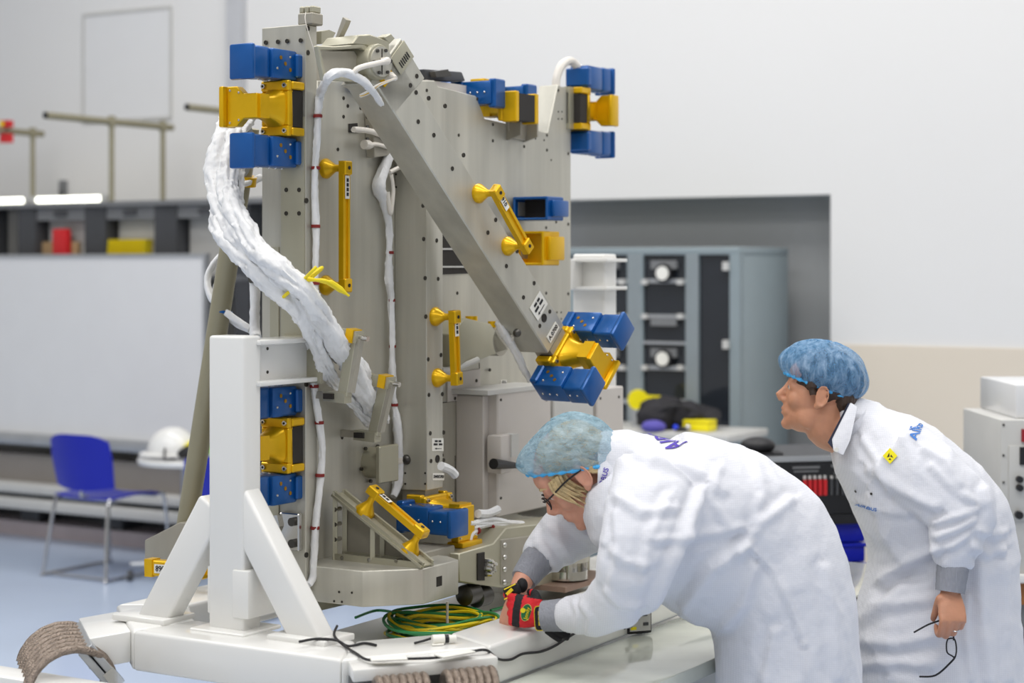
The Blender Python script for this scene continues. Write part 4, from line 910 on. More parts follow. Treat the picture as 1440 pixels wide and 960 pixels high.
# loose cables behind the strut and rear clamp discs
for i, pts in enumerate(([(345, 345, 5.0), (318, 352, 5.05), (292, 385, 5.05), (297, 418, 5.02), (320, 440, 5.0), (352, 462, 4.98)], [(338, 355, 5.06), (312, 385, 5.08), (303, 420, 5.06), (330, 452, 5.02), (356, 465, 5.0)], [(352, 340, 4.95), (358, 400, 4.9), (358, 460, 4.88), (360, 475, 4.86)], [(335, 262, 4.9), (352, 256, 4.95), (366, 250, 5.0)])):
    harness('loose_cable', bp(pts), .010 if i != 2 else .015, amp=.003)
MB().tube([PY(352, 392, 4.88), PY(366, 391, 4.9)], .012, 10).build('cable_clamp', M['dsteel'], PP)
for (px, py) in ((337, 187), (334, 229)):
    c = PY(px, py, 4.82); MB().cyl(c-R*.01, c+R*.012, .04, 20).build('clamp_disc', M['silver'], PP); MB().tube([c+R*.012+Z*.042, c+R*.02+U*.0, c+R*.012-Z*.042], .008).build('clamp_clip', M['blk'], PP)
MB().prism([PY(322, 138, 4.9), PY(330, 122, 4.9), PY(334, 126, 4.9), PY(328, 142, 4.9)], U*.03).build('clip_tab', M['dsteel'], PP, 0)
MB().bar(PY(336, 205, 4.85), PY(346, 205, 4.9), .03, .03).build('gold_clip', M['gold'], PP, 0)
# ================================================================== white transport frame
FZ0, FZ1 = .728, .825
TF = thing('transport_frame', 'white painted steel transport frame with braced posts carrying the platform', 'frame', rw(-2.75, 4.4, FZ0))
outer = [(-3.03, 3.27), (-2.41, 3.27), (-2.2, 3.56), (-2.2, 5.45), (-2.41, 5.72), (-3.03, 5.72), (-3.30, 5.45), (-3.30, 3.50)]
inner = [(-2.99, 3.45), (-2.50, 3.45), (-2.36, 3.64), (-2.36, 5.37), (-2.50, 5.56), (-2.94, 5.56), (-3.14, 5.37), (-3.14, 3.60)]
names = ['front_beam', 'corner_beam', 'side_beam', 'corner_beam', 'rear_beam', 'corner_beam', 'side_beam', 'corner_beam']
for i in range(8):
    j = (i+1) % 8
    m = MB().prism([rw(*outer[i], FZ0), rw(*outer[j], FZ0), rw(*inner[j], FZ0), rw(*inner[i], FZ0)], Z*(FZ1-FZ0)); m.bevel(.009, 3); m.build(names[i], M['white'], TF)
MB().box(-2.86, -2.36, 3.46, 5.4, .73, .742).build('inner_pan', M['white'], TF, 0)
MB().box(-3.14, -2.74, 4.55, 4.70, .73, .80).build('cross_member', M['white'], TF, 0)
# near post
pb0, pb1, pa0, pa1 = 3.38, 3.45, -2.888, -2.78
pz = onB(320, 472, pb0).z
MB().box(pa0, pa1, pb0, pb1, FZ1-.01, pz).bevel(.008, 3).build('post', M['white'], TF)
def brace(x0, y0, x1, y1): m = MB(); p, q = onB(x0, y0, 3.415), onB(x1, y1, 3.415); d_ = (q-p).normalized(); m.bar(p-d_*.03, q+d_*.03, .062, .085, (R if x0 < x1 else -R).cross(d_).cross(d_)); m.bevel(.009, 3); return m.build('brace', M['white'], TF)
brace(216, 884, 300, 722); brace(437, 893, 345, 712)
for x in (216, 437):
    c = abz(onB(x, 890, 3.415)); MB().box(c[0]-.085, c[0]+.085, 3.355, 3.475, FZ1-.004, FZ1+.012).bevel(.004, 2).build('foot_plate', M['white'], TF)
c = abz(onB(318, 890, 3.415)); MB().box(pa0-.03, pa1+.03, 3.345, 3.49, FZ1-.003, FZ1+.006).bevel(.003, 1).build('foot_plate', M['white'], TF)
zs0, zs1 = onB(320, 864, 3.4).z, onB(320, 797, 3.4).z
MB().box(pa0-.012, pa0+.03, pb0+.01, pb1+.06, zs0, zs1).bevel(.004, 2).build('sleeve_plate', M['white'], TF)
MB().box(pa1-.03, pa1+.02, pb0-.006, pb1+.08, zs0, zs1).bevel(.004, 2).build('sleeve_plate', M['white'], TF)
MB().box(pa1-.05, pa1+.005, pb1+.08, pb1+.1, zs0+.01, zs1-.01).build('sleeve_back', M['white'], TF, 0)
z_a, z_b = onB(370, 480, 3.5).z, onB(370, 537, 3.5).z
for z_ in (z_a, z_b): MB().box(pa0+.01, pa1+.012, pb1-.02, B0-.014, z_-.006, z_+.006).bevel(.003, 2).build('bracket_flange', M['white'], TF)
MB().box(pa1-.03, pa1-.022, pb1-.01, B0-.014, z_b, z_a).build('bracket_web', M['white'], TF, 0)
MB().box(pa0+.005, pa1+.02, B0-.016, B0-.005, z_b-.01, z_a+.01).build('bracket_plate', M['alug'], TF, 0)
holes([(364, 490), (376, 490), (364, 523), (376, 523)], TF, lambda x, y: onA(x, y, pa1-.022), .004)
# far post
fb = BR+.24
fa0, fa1 = abz(onB(805, 500, fb))[0], abz(onB(850, 500, fb))[0]; fz = onB(828, 357, fb).z
MB().box(fa0, fa1, fb, fb+.09, FZ1-.01, fz).bevel(.008, 3).build('post', M['white'], TF)
for y in (366, 405):
    z_ = onB(828, y, fb).z; MB().box(fa0-.006, fa1+.035, fb-.05, fb+.1, z_-.006, z_+.006).bevel(.003, 2).build('bracket_flange', M['white'], TF)
MB().box(fa0+.03, fa0+.038, BR, fb, onB(828, 405, fb).z, onB(828, 366, fb).z).build('bracket_web', M['white'], TF, 0)
holes([(813, 371), (818, 371), (813, 399), (818, 399)], TF, lambda x, y: onB(x, y, fb), .003, -U)
for s_ in (-1,):
    m = MB(); p, q = rw((fa0+fa1)/2+s_*.32, fb+.045, FZ1), rw((fa0+fa1)/2+s_*.05, fb+.045, 1.2); m.bar(p, q, .06, .07, U); m.bevel(.007, 2).build('brace', M['white'], TF)
# isolator brackets on the cut corners
cR = (rw(-2.2, 3.56, 0)-rw(-2.41, 3.27, 0)).normalized(); nR = Vector((cR.y, -cR.x, 0))
c0 = rw(-2.41, 3.27, 0)
MB().prism([c0+Z*.822+cR*.015, c0+cR*.345+Z*.822, c0+cR*.345+nR*.085+Z*.818, c0-cR*.0+nR*.085+Z*.818], -Z*.028).bevel(.004, 2).build('isolator_bracket', M['white'], TF)
MB().prism([c0+cR*.01+nR*.012+Z*.79, c0+cR*.34+nR*.012+Z*.79, c0+cR*.34+nR*.022+Z*.79, c0+cR*.01+nR*.022+Z*.79], -Z*.15).build('isolator_plate', M['silver'], TF, 0)
p0, p1 = rw(-3.03, 3.27, 0), rw(-3.30, 3.50, 0); cL = (p1-p0).normalized(); nL = Vector((-cL.y, cL.x, 0)); nL = nL if nL.x < 0 else -nL
MB().prism([p0+cL*.03+Z*.818, p0+cL*.30+Z*.818, p0+cL*.30+nL*.10+Z*.806, p0+cL*.03+nL*.10+Z*.806], -Z*.075).bevel(.004, 2).build('isolator_bracket', M['white'], TF)
# ------------------------------------------------------------------ lower stand
LS = thing('lower_stand', 'low white stand with glossy sheeted deck beneath the transport frame', 'stand', rw(-2.7, 4.3, 0))
MB().box(-4.6, -2.9, 3.04, 3.13, .62, .735).bevel(.006, 2).build('front_rail', M['white'], LS)
MB().box(-2.196, -1.89, 2.98, 5.7, .69, .728).bevel(.004, 2).build('deck', M['deck'], LS)
MB().box(-3.2, -2.25, 3.6, 5.6, .50, .55).build('platform', M['white'], LS, 0)
for a_, b_ in ((-4.5, 3.08), (-3.05, 3.08), (-1.98, 3.15), (-1.98, 5.5), (-3.1, 5.5), (-3.1, 3.7), (-2.35, 3.7)): MB().box(a_-.04, a_+.04, b_-.04, b_+.04, 0, .5 if a_ < -2 and b_ > 3.2 else .625 if a_ < -2 else .69).build('leg', M['white'], LS, 0)
MB().box(-3.0, -1.9, 3.13, 3.2, .56, .62).build('cross_rail', M['white'], LS, 0)
for b_ in (3.25, 4.5, 5.55): MB().box(-3.2, -1.85, b_, b_+.08, .55, .62).build('cross_rail', M['white'], LS, 0)
# ------------------------------------------------------------------ wire rope isolators
def rope_loop(c, o, k, rx, rz, a0_, a1_, shift, r=.0095, lobes=6, n=18, seg=46):
    P = []
    for i in range(seg+1):
        t_ = a0_+(a1_-a0_)*i/seg; P.append(c+o*(rx*math.cos(t_))+Z*(rz*math.sin(t_))+k*(shift*(i/seg-.5)))
    b = MB(); rings = []; prev = None
    for i in range(seg+1):
        d_ = (P[min(i+1, seg)]-P[max(i-1, 0)]).normalized(); x = k.copy() if prev is None else prev; x = (x-d_*x.dot(d_)).normalized(); prev = x; y = d_.cross(x); ring = []
        for q in range(n):
            th = 2*math.pi*q/n; rr = r*(1+.24*abs(math.cos(lobes/2*th+i*.6))-.14); ring.append(P[i]+(x*math.cos(th)+y*math.sin(th))*rr)
        rings.append(ring)
    b.loft(rings); return b
iso = thing('wire_rope_isolator', 'arched wire rope vibration isolator at the left corner of frame', 'isolator', PY(85, 945, 4.5), 'wire rope isolators')
c = PY(92, 952, 4.42)
for q in range(8):
    f = q/7-.5; rope_loop(c+cL*(f*.31)-Z*.0*f, nL, cL, .105, .100, -.5+.75, 3.5, .11, .0092, 6).build('rope_loop', M['rope'], iso, 60)
e_ = c+nL*-.055+Z*.055; dv = (nL*-.62-Z*.78).normalized(); up_ = dv.cross(cL)
for w_, off in ((.018, -.012), (.018, .010)):
    MB().prism([e_+up_*off-cL*.15-dv*.045, e_+up_*off+cL*.15-dv*.045, e_+up_*off+cL*.15+dv*.055, e_+up_*off-cL*.15+dv*.055], up_*w_).bevel(.002, 1).build('clamp_bar', M['silver'], iso)
MB().prism([e_+up_*.0-cL*.153+dv*.03, e_-cL*.153+dv*.075, e_-cL*.13+dv*.075, e_-cL*.13+dv*.03], up_*.03).build('clamp_end', M['steel'], iso, 0)
for i, (s0, lb) in enumerate(((.075, 'left of the two wire rope isolators on the front corner'), (.235, 'right of the two wire rope isolators on the front corner'))):
    cc = c0+cR*(s0+.02)+nR*.135+Z*.715
    iso = thing('wire_rope_isolator', lb, 'isolator', cc-Z*.09, 'wire rope isolators')
    for q in range(7):
        f = q/6-.5
        rope_loop(cc+cR*(f*.105), nR, cR, .062, .088, -.3, 3.45, .034, .0088, 6).build('rope_loop', M['rope'], iso, 60)
    MB().prism([cc-cR*.075-nR*.118+Z*-.03, cc+cR*.075-nR*.118-Z*.03, cc+cR*.075-nR*.048-Z*.03, cc-cR*.075-nR*.048-Z*.03], Z*.05).build('clamp_bar', M['silver'], iso, 0)
# ------------------------------------------------------------------ earth cable coil on the pan
cz = .742; cc = onZ(622, 880, cz+.02); ca_, cb_, _ = abz(cc)
co = thing('earth_cable_coil', 'loose coil of green and yellow earth cable on the white pan', 'cable', rw(ca_, cb_, cz))
rnd = random.Random(4)
for q in range(26):
    rx, ry = rnd.uniform(.11, .155), rnd.uniform(.05, .10); ox, oy = rnd.uniform(-.02, .02), rnd.uniform(-.03, .03); ph_ = rnd.uniform(0, 6.28); hz = .006+q*.0014
    ex, ey = Vector((1, .0, 0)), Vector((0, 1.6, 0)); P = []
    for i in range(40):
        t_ = 2*math.pi*i/40; P.append(Vector((cc.x, cc.y, cz))+ex*(ox+rx*math.cos(t_))+ey*(oy+ry*math.sin(t_))+Z*(hz+.006*math.sin(2*t_+ph_)+.005*math.sin(3*t_+q)))
    MB().tube(P, .0042, 7, True).build('green_wire' if q % 2 else 'yellow_wire', M['grn'] if q % 2 else M['yw'], co)
for pts in ([(690, 858), (720, 850), (745, 842)], [(560, 862), (530, 858), (500, 868)]):
    MB().tube(spline([onZ(x, y, cz+.008) for x, y in pts], 6), .004).build('wire_end', M['grn'], co)
# cords on the frame
zc = FZ1+.004
def cord(name, pts, label, r=.0032):
    return tag(MB().tube(spline(pts, 7), r, 8).build(name, M['blk'], None, 60), label, 'cord')
cord('signal_cord', [onZ(421, 902, FZ1+.016), onZ(445, 898, FZ1+.016), onZ(473, 900, FZ1+.014), onZ(490, 908, zc), onZ(512, 904, zc), onZ(529, 907, zc)], 'short black cord end at the foot of the right brace')
c2_ = [onZ(474, 880, FZ1+.03), onZ(470, 893, FZ1+.018), onZ(482, 906, FZ1+.006), onZ(500, 918, zc), onZ(521, 928, zc), onZ(572, 926, zc), onZ(617, 924, zc), onZ(662, 916, zc), onZ(684, 914, zc), onA(700, 926, -2.194), onA(718, 927, -2.194), onA(735, 919, -2.194), onA(760, 916, -2.194), onA(780, 908, -2.194), onA(797, 897, -2.194), onA(812, 888, -2.194)]
cord('sensor_cord', c2_, 'long thin black cord taped along the front corner of frame')
for pts in (([(521, 928), (572, 926)]), ([(617, 924), (662, 916)])):
    p, q = onZ(*pts[0], zc+.002), onZ(*pts[1], zc+.002); d_ = (q-p).normalized(); s_ = d_.cross(Z)*.018
    t_ = MB().prism([p+s_, q+s_, q-s_, p-s_], Z*.004); tag(t_.bevel(.001, 1).build('tape_strip', M['paper'], None, 0), 'white tape strip holding black cord, '+('left' if pts[0][0] < 600 else 'right')+' of two', 'tape', 'tape strips on the frame')
p = [onZ(583, 904, zc), onZ(595, 901, zc+.002), onZ(607, 897, zc+.006)]
t = thing('cable_connector', 'white cylindrical connector with black ring on black lead', 'connector', onZ(615, 899, FZ1))
MB().tube(p, .003).build('lead', M['blk'], t)
q0, q1 = onZ(608, 899, zc+.008), onZ(641, 897, zc+.008); dq = q1-q0
MB().cyl(q0, q0+dq*.5, .011, 14).build('plug', M['paper'], t); MB().cyl(q0+dq*.5, q0+dq*.68, .0095, 14).build('ring', M['blk'], t); MB().cyl(q0+dq*.68, q1, .008, 14).build('socket', M['paper'], t)
MB().prism([q0+Vector((0, -.02, -.011)), q0+dq*.5+Vector((0, -.02, -.011)), q0+dq*.5+Vector((0, .02, -.011)), q0+Vector((0, .02, -.011))], Z*.003).build('tape', M['paper'], t, 0)
# field meter on the deck
c = onZ(900, 893, .728); dx_ = Vector((.93, .36, 0)); dy_ = Vector((-.36, .93, 0))
t = thing('field_meter', 'small black edged measuring instrument standing on the deck beside the sleeve', 'instrument', c)
def FB(m, x0, x1, y0, y1, z0, z1):
    g = lambda x, y, z: c+dx_*x+dy_*y+Z*z
    return m.hexa([g(x0, y0, z0), g(x1, y0, z0), g(x1, y1, z0), g(x0, y1, z0), g(x0, y0, z1), g(x1, y0, z1), g(x1, y1, z1), g(x0, y1, z1)])
FB(MB(), -.035, .035, 0, .12, .004, .105).bevel(.004, 2).build('case', M['blk'], t)
fp = FB(MB(), -.030, .030, -.003, 0, .012, .098).build('face_panel', M['lgrey'], t, 0)
FB(MB(), -.028, -.012, -.004, -.003, .016, .024).build('yellow_mark', M['ybr'], fp, 0)
for i, (x, z_) in enumerate(((-.015, .075), (.012, .08), (.012, .055), (-.012, .045), (.015, .03))): FB(MB(), x-.007, x+.007, -.006, -.003, z_-.004, z_+.004).build('key', M['dgrey'], fp, 0)
g = c+dx_*-.045-dy_*.0+Z*.03; MB().cyl(g, g+dx_*.02, .009).build('connector', M['steel'], t); MB().ball(g-dx_*.004, .012).build('connector_boot', M['blk'], t)
# ================================================================== people
def s_in(c0, c1, t): t = max(0, min(1, t)); return c0+(c1-c0)*t
SKIN = mat('skin', (196, 140, 110), .5, 0, .06, (30, 30, 30), .08, 160, sub=.15)
SKINW = mat('fair skin', (210, 152, 128), .5, 0, .06, (30, 30, 30), .08, 160, sub=.15)
LIP = mat('lips', (180, 112, 94), .45)
EYEW = mat('eye white', (225, 220, 214), .2); IRIS = mat('iris', (60, 70, 80), .2)
BROWN_H = mat('dark brown hair', (62, 46, 36), .55, 0, .3, (60, 60, 60), .6, 120, (1, 1, .2))
BLOND = mat('blond hair', (196, 172, 128), .5, 0, .28, (70, 12, 70), .8, 90, (1, .2, 1))
CUFF = mat('grey knit cuff', (146, 148, 156), .85, 0, .05, (60, 60, 60), .5, 220, (1, 1, .15))
SHIRT = mat('navy shirt', (34, 40, 62), .8)
TROU = mat('dark trousers', (24, 24, 28), .8)
SHOE = mat('white overshoe', (220, 220, 222), .7)
RGL = mat('red glove cloth', (206, 22, 34), .7, 0, .12, (40, 40, 40), .3, 120)
BGL = mat('black glove cloth', (22, 20, 24), .75, 0, .2, (40, 40, 40), .3, 120)
AIR = mat('violet print', (70, 44, 168), .6); AIRB = mat('blue print', (58, 120, 200), .6)
def cloth_mat():
    m = bpy.data.materials.new('white cleanroom fabric'); m.use_nodes = True; nt = m.node_tree; N = nt.nodes; L = nt.links; p = N['Principled BSDF']
    p.inputs['Roughness'].default_value = .72; p.inputs['Sheen Weight'].default_value = .15
    tc = N.new('ShaderNodeTexCoord')
    w = []
    for ax_ in ('X', 'Z'):
        wv = N.new('ShaderNodeTexWave'); wv.wave_type = 'BANDS'; wv.bands_direction = ax_; wv.inputs['Scale'].default_value = 62; wv.inputs['Distortion'].default_value = .6; wv.inputs['Detail'].default_value = 0
        L.new(tc.outputs['Object'], wv.inputs[0]); w.append(wv)
    mx = N.new('ShaderNodeMath'); mx.operation = 'MAXIMUM'; L.new(w[0].outputs['Fac'], mx.inputs[0]); L.new(w[1].outputs['Fac'], mx.inputs[1])
    pw = N.new('ShaderNodeMath'); pw.operation = 'POWER'; pw.inputs[1].default_value = 10; L.new(mx.outputs[0], pw.inputs[0])
    cr = N.new('ShaderNodeValToRGB'); cr.color_ramp.elements[0].color = s2l((224, 225, 231))+(1,); cr.color_ramp.elements[1].color = s2l((214, 215, 222))+(1,)
    L.new(pw.outputs[0], cr.inputs[0]); L.new(cr.outputs[0], p.inputs['Base Color'])
    nz = N.new('ShaderNodeTexNoise'); nz.inputs['Scale'].default_value = 34; nz.inputs['Detail'].default_value = 4; L.new(tc.outputs['Object'], nz.inputs[0])
    bp_ = N.new('ShaderNodeBump'); bp_.inputs['Strength'].default_value = .35; bp_.inputs['Distance'].default_value = .01; L.new(nz.outputs[0], bp_.inputs['Height']); L.new(bp_.outputs[0], p.inputs['Normal'])
    return m
CLOTH = cloth_mat()
def cap_mat(name, rgb, alpha, st):
    m = bpy.data.materials.new(name); m.use_nodes = True; nt = m.node_tree; N = nt.nodes; L = nt.links; p = N['Principled BSDF']
    tc = N.new('ShaderNodeTexCoord'); nz = N.new('ShaderNodeTexNoise'); nz.inputs['Scale'].default_value = 1; nz.inputs['Detail'].default_value = 7; nz.inputs['Roughness'].default_value = .7; nz.inputs['Distortion'].default_value = .5
    mp = N.new('ShaderNodeMapping'); mp.inputs['Scale'].default_value = st; L.new(tc.outputs['Object'], mp.inputs[0]); L.new(mp.outputs[0], nz.inputs[0]); c = s2l(rgb)
    cr = N.new('ShaderNodeValToRGB'); cr.color_ramp.elements[0].position = .35; cr.color_ramp.elements[1].position = .68
    cr.color_ramp.elements[0].color = tuple(x*.8 for x in c)+(1,); cr.color_ramp.elements[1].color = tuple(x*.6+.34 for x in c)+(1,)
    L.new(nz.outputs[0], cr.inputs[0]); L.new(cr.outputs[0], p.inputs['Base Color']); p.inputs['Roughness'].default_value = .7
    mr = N.new('ShaderNodeMapRange'); mr.inputs[1].default_value = .3; mr.inputs[2].default_value = .7; mr.inputs[3].default_value = alpha-.2; mr.inputs[4].default_value = min(1, alpha+.25)
    L.new(nz.outputs[0], mr.inputs[0]); L.new(mr.outputs[0], p.inputs['Alpha'])
    bp_ = N.new('ShaderNodeBump'); bp_.inputs['Strength'].default_value = .6; bp_.inputs['Distance'].default_value = .01; L.new(nz.outputs[0], bp_.inputs['Height']); L.new(bp_.outputs[0], p.inputs['Normal'])
    return m
CAPW = cap_mat('thin pale blue net', (120, 186, 214), .48, (30, 30, 70)); CAPM = cap_mat('thin blue net', (64, 160, 222), .5, (60, 60, 22)); RIM = mat('blue elastic hem', (70, 172, 232), .6, 0, .1, (40, 40, 40), .5, 90)

def fuse(b, vox, it=4, fac=.5):
    me = b.mesh('tmp'); o = bpy.data.objects.new('tmp', me); COL.objects.link(o)
    r_ = o.modifiers.new('r', 'REMESH'); r_.mode = 'VOXEL'; r_.voxel_size = vox
    if it: s_ = o.modifiers.new('s', 'SMOOTH'); s_.iterations = it; s_.factor = fac
    bpy.context.view_layer.update(); dg = bpy.context.evaluated_depsgraph_get()
    out = bpy.data.meshes.new_from_object(o.evaluated_get(dg)); bpy.data.objects.remove(o); bpy.data.meshes.remove(me); out.materials.clear(); return out
def limb(b, pts, rad, ref=Vector((0, 1, 0)), n=20, seg=6, pw=1.0):   # elliptical sections: rad = (in-plane, along ref)
    P = spline(pts, seg); R1 = interp([r_[0] for r_ in rad], seg); R2 = interp([r_[1] for r_ in rad], seg); rings = []
    for i in range(len(P)):
        d_ = (P[min(i+1, len(P)-1)]-P[max(i-1, 0)]).normalized(); k = (ref-d_*ref.dot(d_)).normalized(); x = k.cross(d_); ring = []
        for q in range(n):
            t_ = 2*math.pi*q/n; c_, s_ = math.cos(t_), math.sin(t_)
            ring.append(P[i]+x*(R1[i]*math.copysign(abs(c_)**pw, c_))+k*(R2[i]*math.copysign(abs(s_)**pw, s_)))
        rings.append(ring)
    # rounded ends
    c = P[0]; e = P[-1]; b.loft(rings); return b
def verts(me): a = np.empty(len(me.vertices)*3); me.vertices.foreach_get('co', a); return a.reshape(-1, 3)
def normals(me): a = np.empty(len(me.vertices)*3); me.vertex_normals.foreach_get('vector', a); return a.reshape(-1, 3)
def setv(me, co): me.vertices.foreach_set('co', co.ravel()); me.update()
def proj(co): return np.stack([720+F*co[:, 0]/co[:, 1], HZ+F*(H-co[:, 2])/co[:, 1]], 1)
def seg_d(p, pts):     # signed distance in the photo's pixels to a polyline
    best = np.full(len(p), 1e9); sg = np.zeros(len(p))
    for (x0, y0), (x1, y1) in zip(pts[:-1], pts[1:]):
        d_ = np.array([x1-x0, y1-y0], float); L2 = d_@d_; v_ = p-np.array([x0, y0]); t_ = np.clip(v_@d_/L2, 0, 1); w_ = v_-t_[:, None]*d_
        dist = np.hypot(w_[:, 0], w_[:, 1]); cr_ = np.sign(d_[0]*v_[:, 1]-d_[1]*v_[:, 0]); u = dist < best; best[u] = dist[u]; sg[u] = cr_[u]
    return best, sg
def cloth_folds(me, folds, amp=.005, sc=9, seed=0, ridge=.006):
    co = verts(me); nm = normals(me); p = proj(co); add = np.zeros(len(co)); w = np.clip((-nm[:, 1]+.25)*1.5, 0, 1)
    for pts, a_, sg_ in folds:
        d_, s_ = seg_d(p, pts); t_ = d_/sg_
        add += w*a_*(np.exp(-t_**2)-.55*np.exp(-(t_-1.7)**2)*(s_ > 0))
    nz_ = np.array([noise.fractal(Vector((c[0]*sc, c[1]*sc, c[2]*sc*.8))+Vector((seed, 0, 0)), 1, 2, 4) for c in co])
    rg_ = np.array([1-abs(noise.noise(Vector((c[0]*sc*.8+c[2]*sc*.35, c[1]*sc*.6, c[2]*sc*.5-c[0]*sc*.2))+Vector((0, seed, 3))))*2 for c in co])
    add += amp*nz_+ridge*np.clip(rg_, 0, 1)**3
    setv(me, co+nm*add[:, None])
def bvh_of(me): 
    return BVHTree.FromPolygons([v.co.copy() for v in me.vertices], [list(p.vertices) for p in me.polygons])
def cloth_text(name, txt, size, origin, X, Yv, bv, parent, m, stretch=1.0):
    X = Vector(X).normalized(); Yv = Vector(Yv); Yv = (Yv-X*Yv.dot(X)).normalized(); n_ = X.cross(Yv); me = text_mesh(txt, size, 0, .016)
    bm = bmesh.new(); bm.from_mesh(me); bmesh.ops.triangulate(bm, faces=bm.faces)
    for _ in range(3):
        es = [e for e in bm.edges if e.calc_length() > size*.12]
        if es: bmesh.ops.subdivide_edges(bm, edges=es, cuts=1); bmesh.ops.triangulate(bm, faces=bm.faces)
    bad = []
    for v in bm.verts:
        o_ = origin+X*(v.co.x*stretch)+Yv*v.co.y; h_, hn, _, _ = bv.ray_cast(o_+n_*.35, -n_)
        if h_ is None: bad.append(v)
        else: v.co = h_+hn*(.0022 if hn.dot(n_) > 0 else -.0022)
    bmesh.ops.delete(bm, geom=bad, context='VERTS'); bm.to_mesh(me); bm.free(); return link(name, me, m, parent, 0)
def hand(b, w, d, n, s, curls, spread=(.10, .03, -.04, -.12), k=1.0, thumb=(.5, .4), tl=1.0, ts=.65):
    """w wrist point, d finger direction, n back-of-hand normal, s thumb side"""
    d = Vector(d).normalized(); n = Vector(n); n = (n-d*n.dot(d)).normalized(); s = Vector(s); s = (s-d*s.dot(d)-n*s.dot(n)).normalized(); rings = []
    for t_, hw, ht in ((-.02, .026, .020), (.0, .027, .019), (.025, .034, .018), (.05, .040, .017), (.075, .041, .0155), (.092, .039, .013)):
        rings.append([w+d*t_*k+s*(hw*k*math.cos(a_))+n*(ht*k*math.sin(a_)) for a_ in [2*math.pi*q/16 for q in range(16)]])
    b.loft(rings)
    Ls = ((.042, .027, .022), (.046, .030, .023), (.043, .028, .022), (.034, .021, .019)); off = (.029, .010, -.010, -.029); bs = (.090, .093, .089, .080)
    for i in range(4):
        p = w+d*(bs[i]*k)+s*(off[i]*k); P = [p-d*.015*k]; dd = (d+s*spread[i]).normalized(); ang = 0; P.append(p.copy())
        for j in range(3):
            ang += curls[i][j]; v_ = dd*math.cos(ang)-n*math.sin(ang); p = p+v_*(Ls[i][j]*k); P.append(p.copy())
        r_ = [x*k for x in (.0105, .0105, .0095, .0088, .0072)]; Q = spline(P, 4); b.tube(Q, interp(r_, 4), 10); b.ball(Q[-1], .0074*k, n=10, m=6)
    p = w+d*.025*k+s*.03*k; v_ = (d*.75+s*ts-n*thumb[0]).normalized(); P = [p-s*.012*k, p, p+v_*.036*k*tl]; v2 = (d*.95+s*.12-n*thumb[1]).normalized(); P += [P[-1]+v2*.032*k*tl, P[-1]+v2*.032*k*tl+(v2-n*.2).normalized()*.024*k*tl]
    Q = spline(P, 4); b.tube(Q, interp([x*k for x in (.013, .0135, .0115, .0105, .0085)], 4), 10); b.ball(Q[-1], .0088*k, n=10, m=6)
def head(b, c, f, u, k=1.0, fem=False):
    f = Vector(f).normalized(); u = Vector(u); u = (u-f*u.dot(f)).normalized(); l = u.cross(f)
    T = lambda x, y, z: c+(f*x+l*y+u*z)*k
    E = lambda x, y, z, rx, ry, rz, n=22, m=14: b.ball(T(x, y, z), rx*k, ry*k, rz*k, n, m, f, l, u)
    E(-.012, 0, .040, .098, .076, .084); E(.030, 0, -.015, .062, .064, .082); E(.034, 0, -.075, .048, .050, .045); E(.070, 0, -.104, .020, .024, .017); E(.06, 0, -.092, .026, .034, .022)
    E(.052, 0, .04, .046, .058, .045)
    for s_ in (-1, 1):
        E(.076, s_*.027, .022, .016, .024, .010); E(.056, s_*.036, -.030, .026, .024, .028); E(.010, s_*.046, -.070, .040, .016, .034); E(.094, s_*.011, -.040, .011, .008, .0085)
        E(.072, s_*.031, .003, .0165, .018, .0135); E(.083, s_*.031, .011, .007, .017, .004)
        E(-.012, s_*.079, -.008, .017, .007, .032, 16, 10); E(-.004, s_*.078, -.034, .010, .006, .012, 12, 8)
    for s_ in (-1, 1):
        b.tube([T(-.014+.0165*math.cos(2*math.pi*i/22), s_*(.0865-.004*math.cos(2*math.pi*i/22)), -.004+.029*math.sin(2*math.pi*i/22)) for i in range(22)], .0034*k, 8, True)
    b.tube([T(.086, 0, .018), T(.096, 0, -.006), T(.110, 0, -.03), T(.102, 0, -.044)], [.009*k, .0095*k, .0135*k, .008*k], 12)
    E(.089, 0, -.064, .010, .022, .0055); E(.086, 0, -.076, .010, .019, .006); E(.082, 0, -.055, .013, .026, .010); E(.078, 0, -.07, .014, .03, .02)
    return T, f, l, u
def mats_by(me, fn, ms):
    me.materials.clear()
    for m_ in ms: me.materials.append(m_)
    for p in me.polygons: p.material_index = fn(p.center)
def sm_all(me):
    for p in me.polygons: p.use_smooth = True
def eyes(T, f, l, u, parent, k=1.0, brow=None):
    for s_ in (-1, 1):
        e = MB().ball(T(.0775, s_*.031, .002), .0115*k, n=14, m=9).build('eye', EYEW, parent, 90)
        MB().ball(T(.0865, s_*.031, .001), .004*k, .0055*k, .0055*k, 10, 6, f, l, u).build('iris', IRIS, e, 90)
        MB().tube(spline([T(.088, s_*.012, .024), T(.093, s_*.028, .031), T(.078, s_*.048, .026)], 4), [.003*k]*3+[.0042*k]*3+[.002*k]*3, 8).build('eyebrow', brow or BROWN_H, parent)
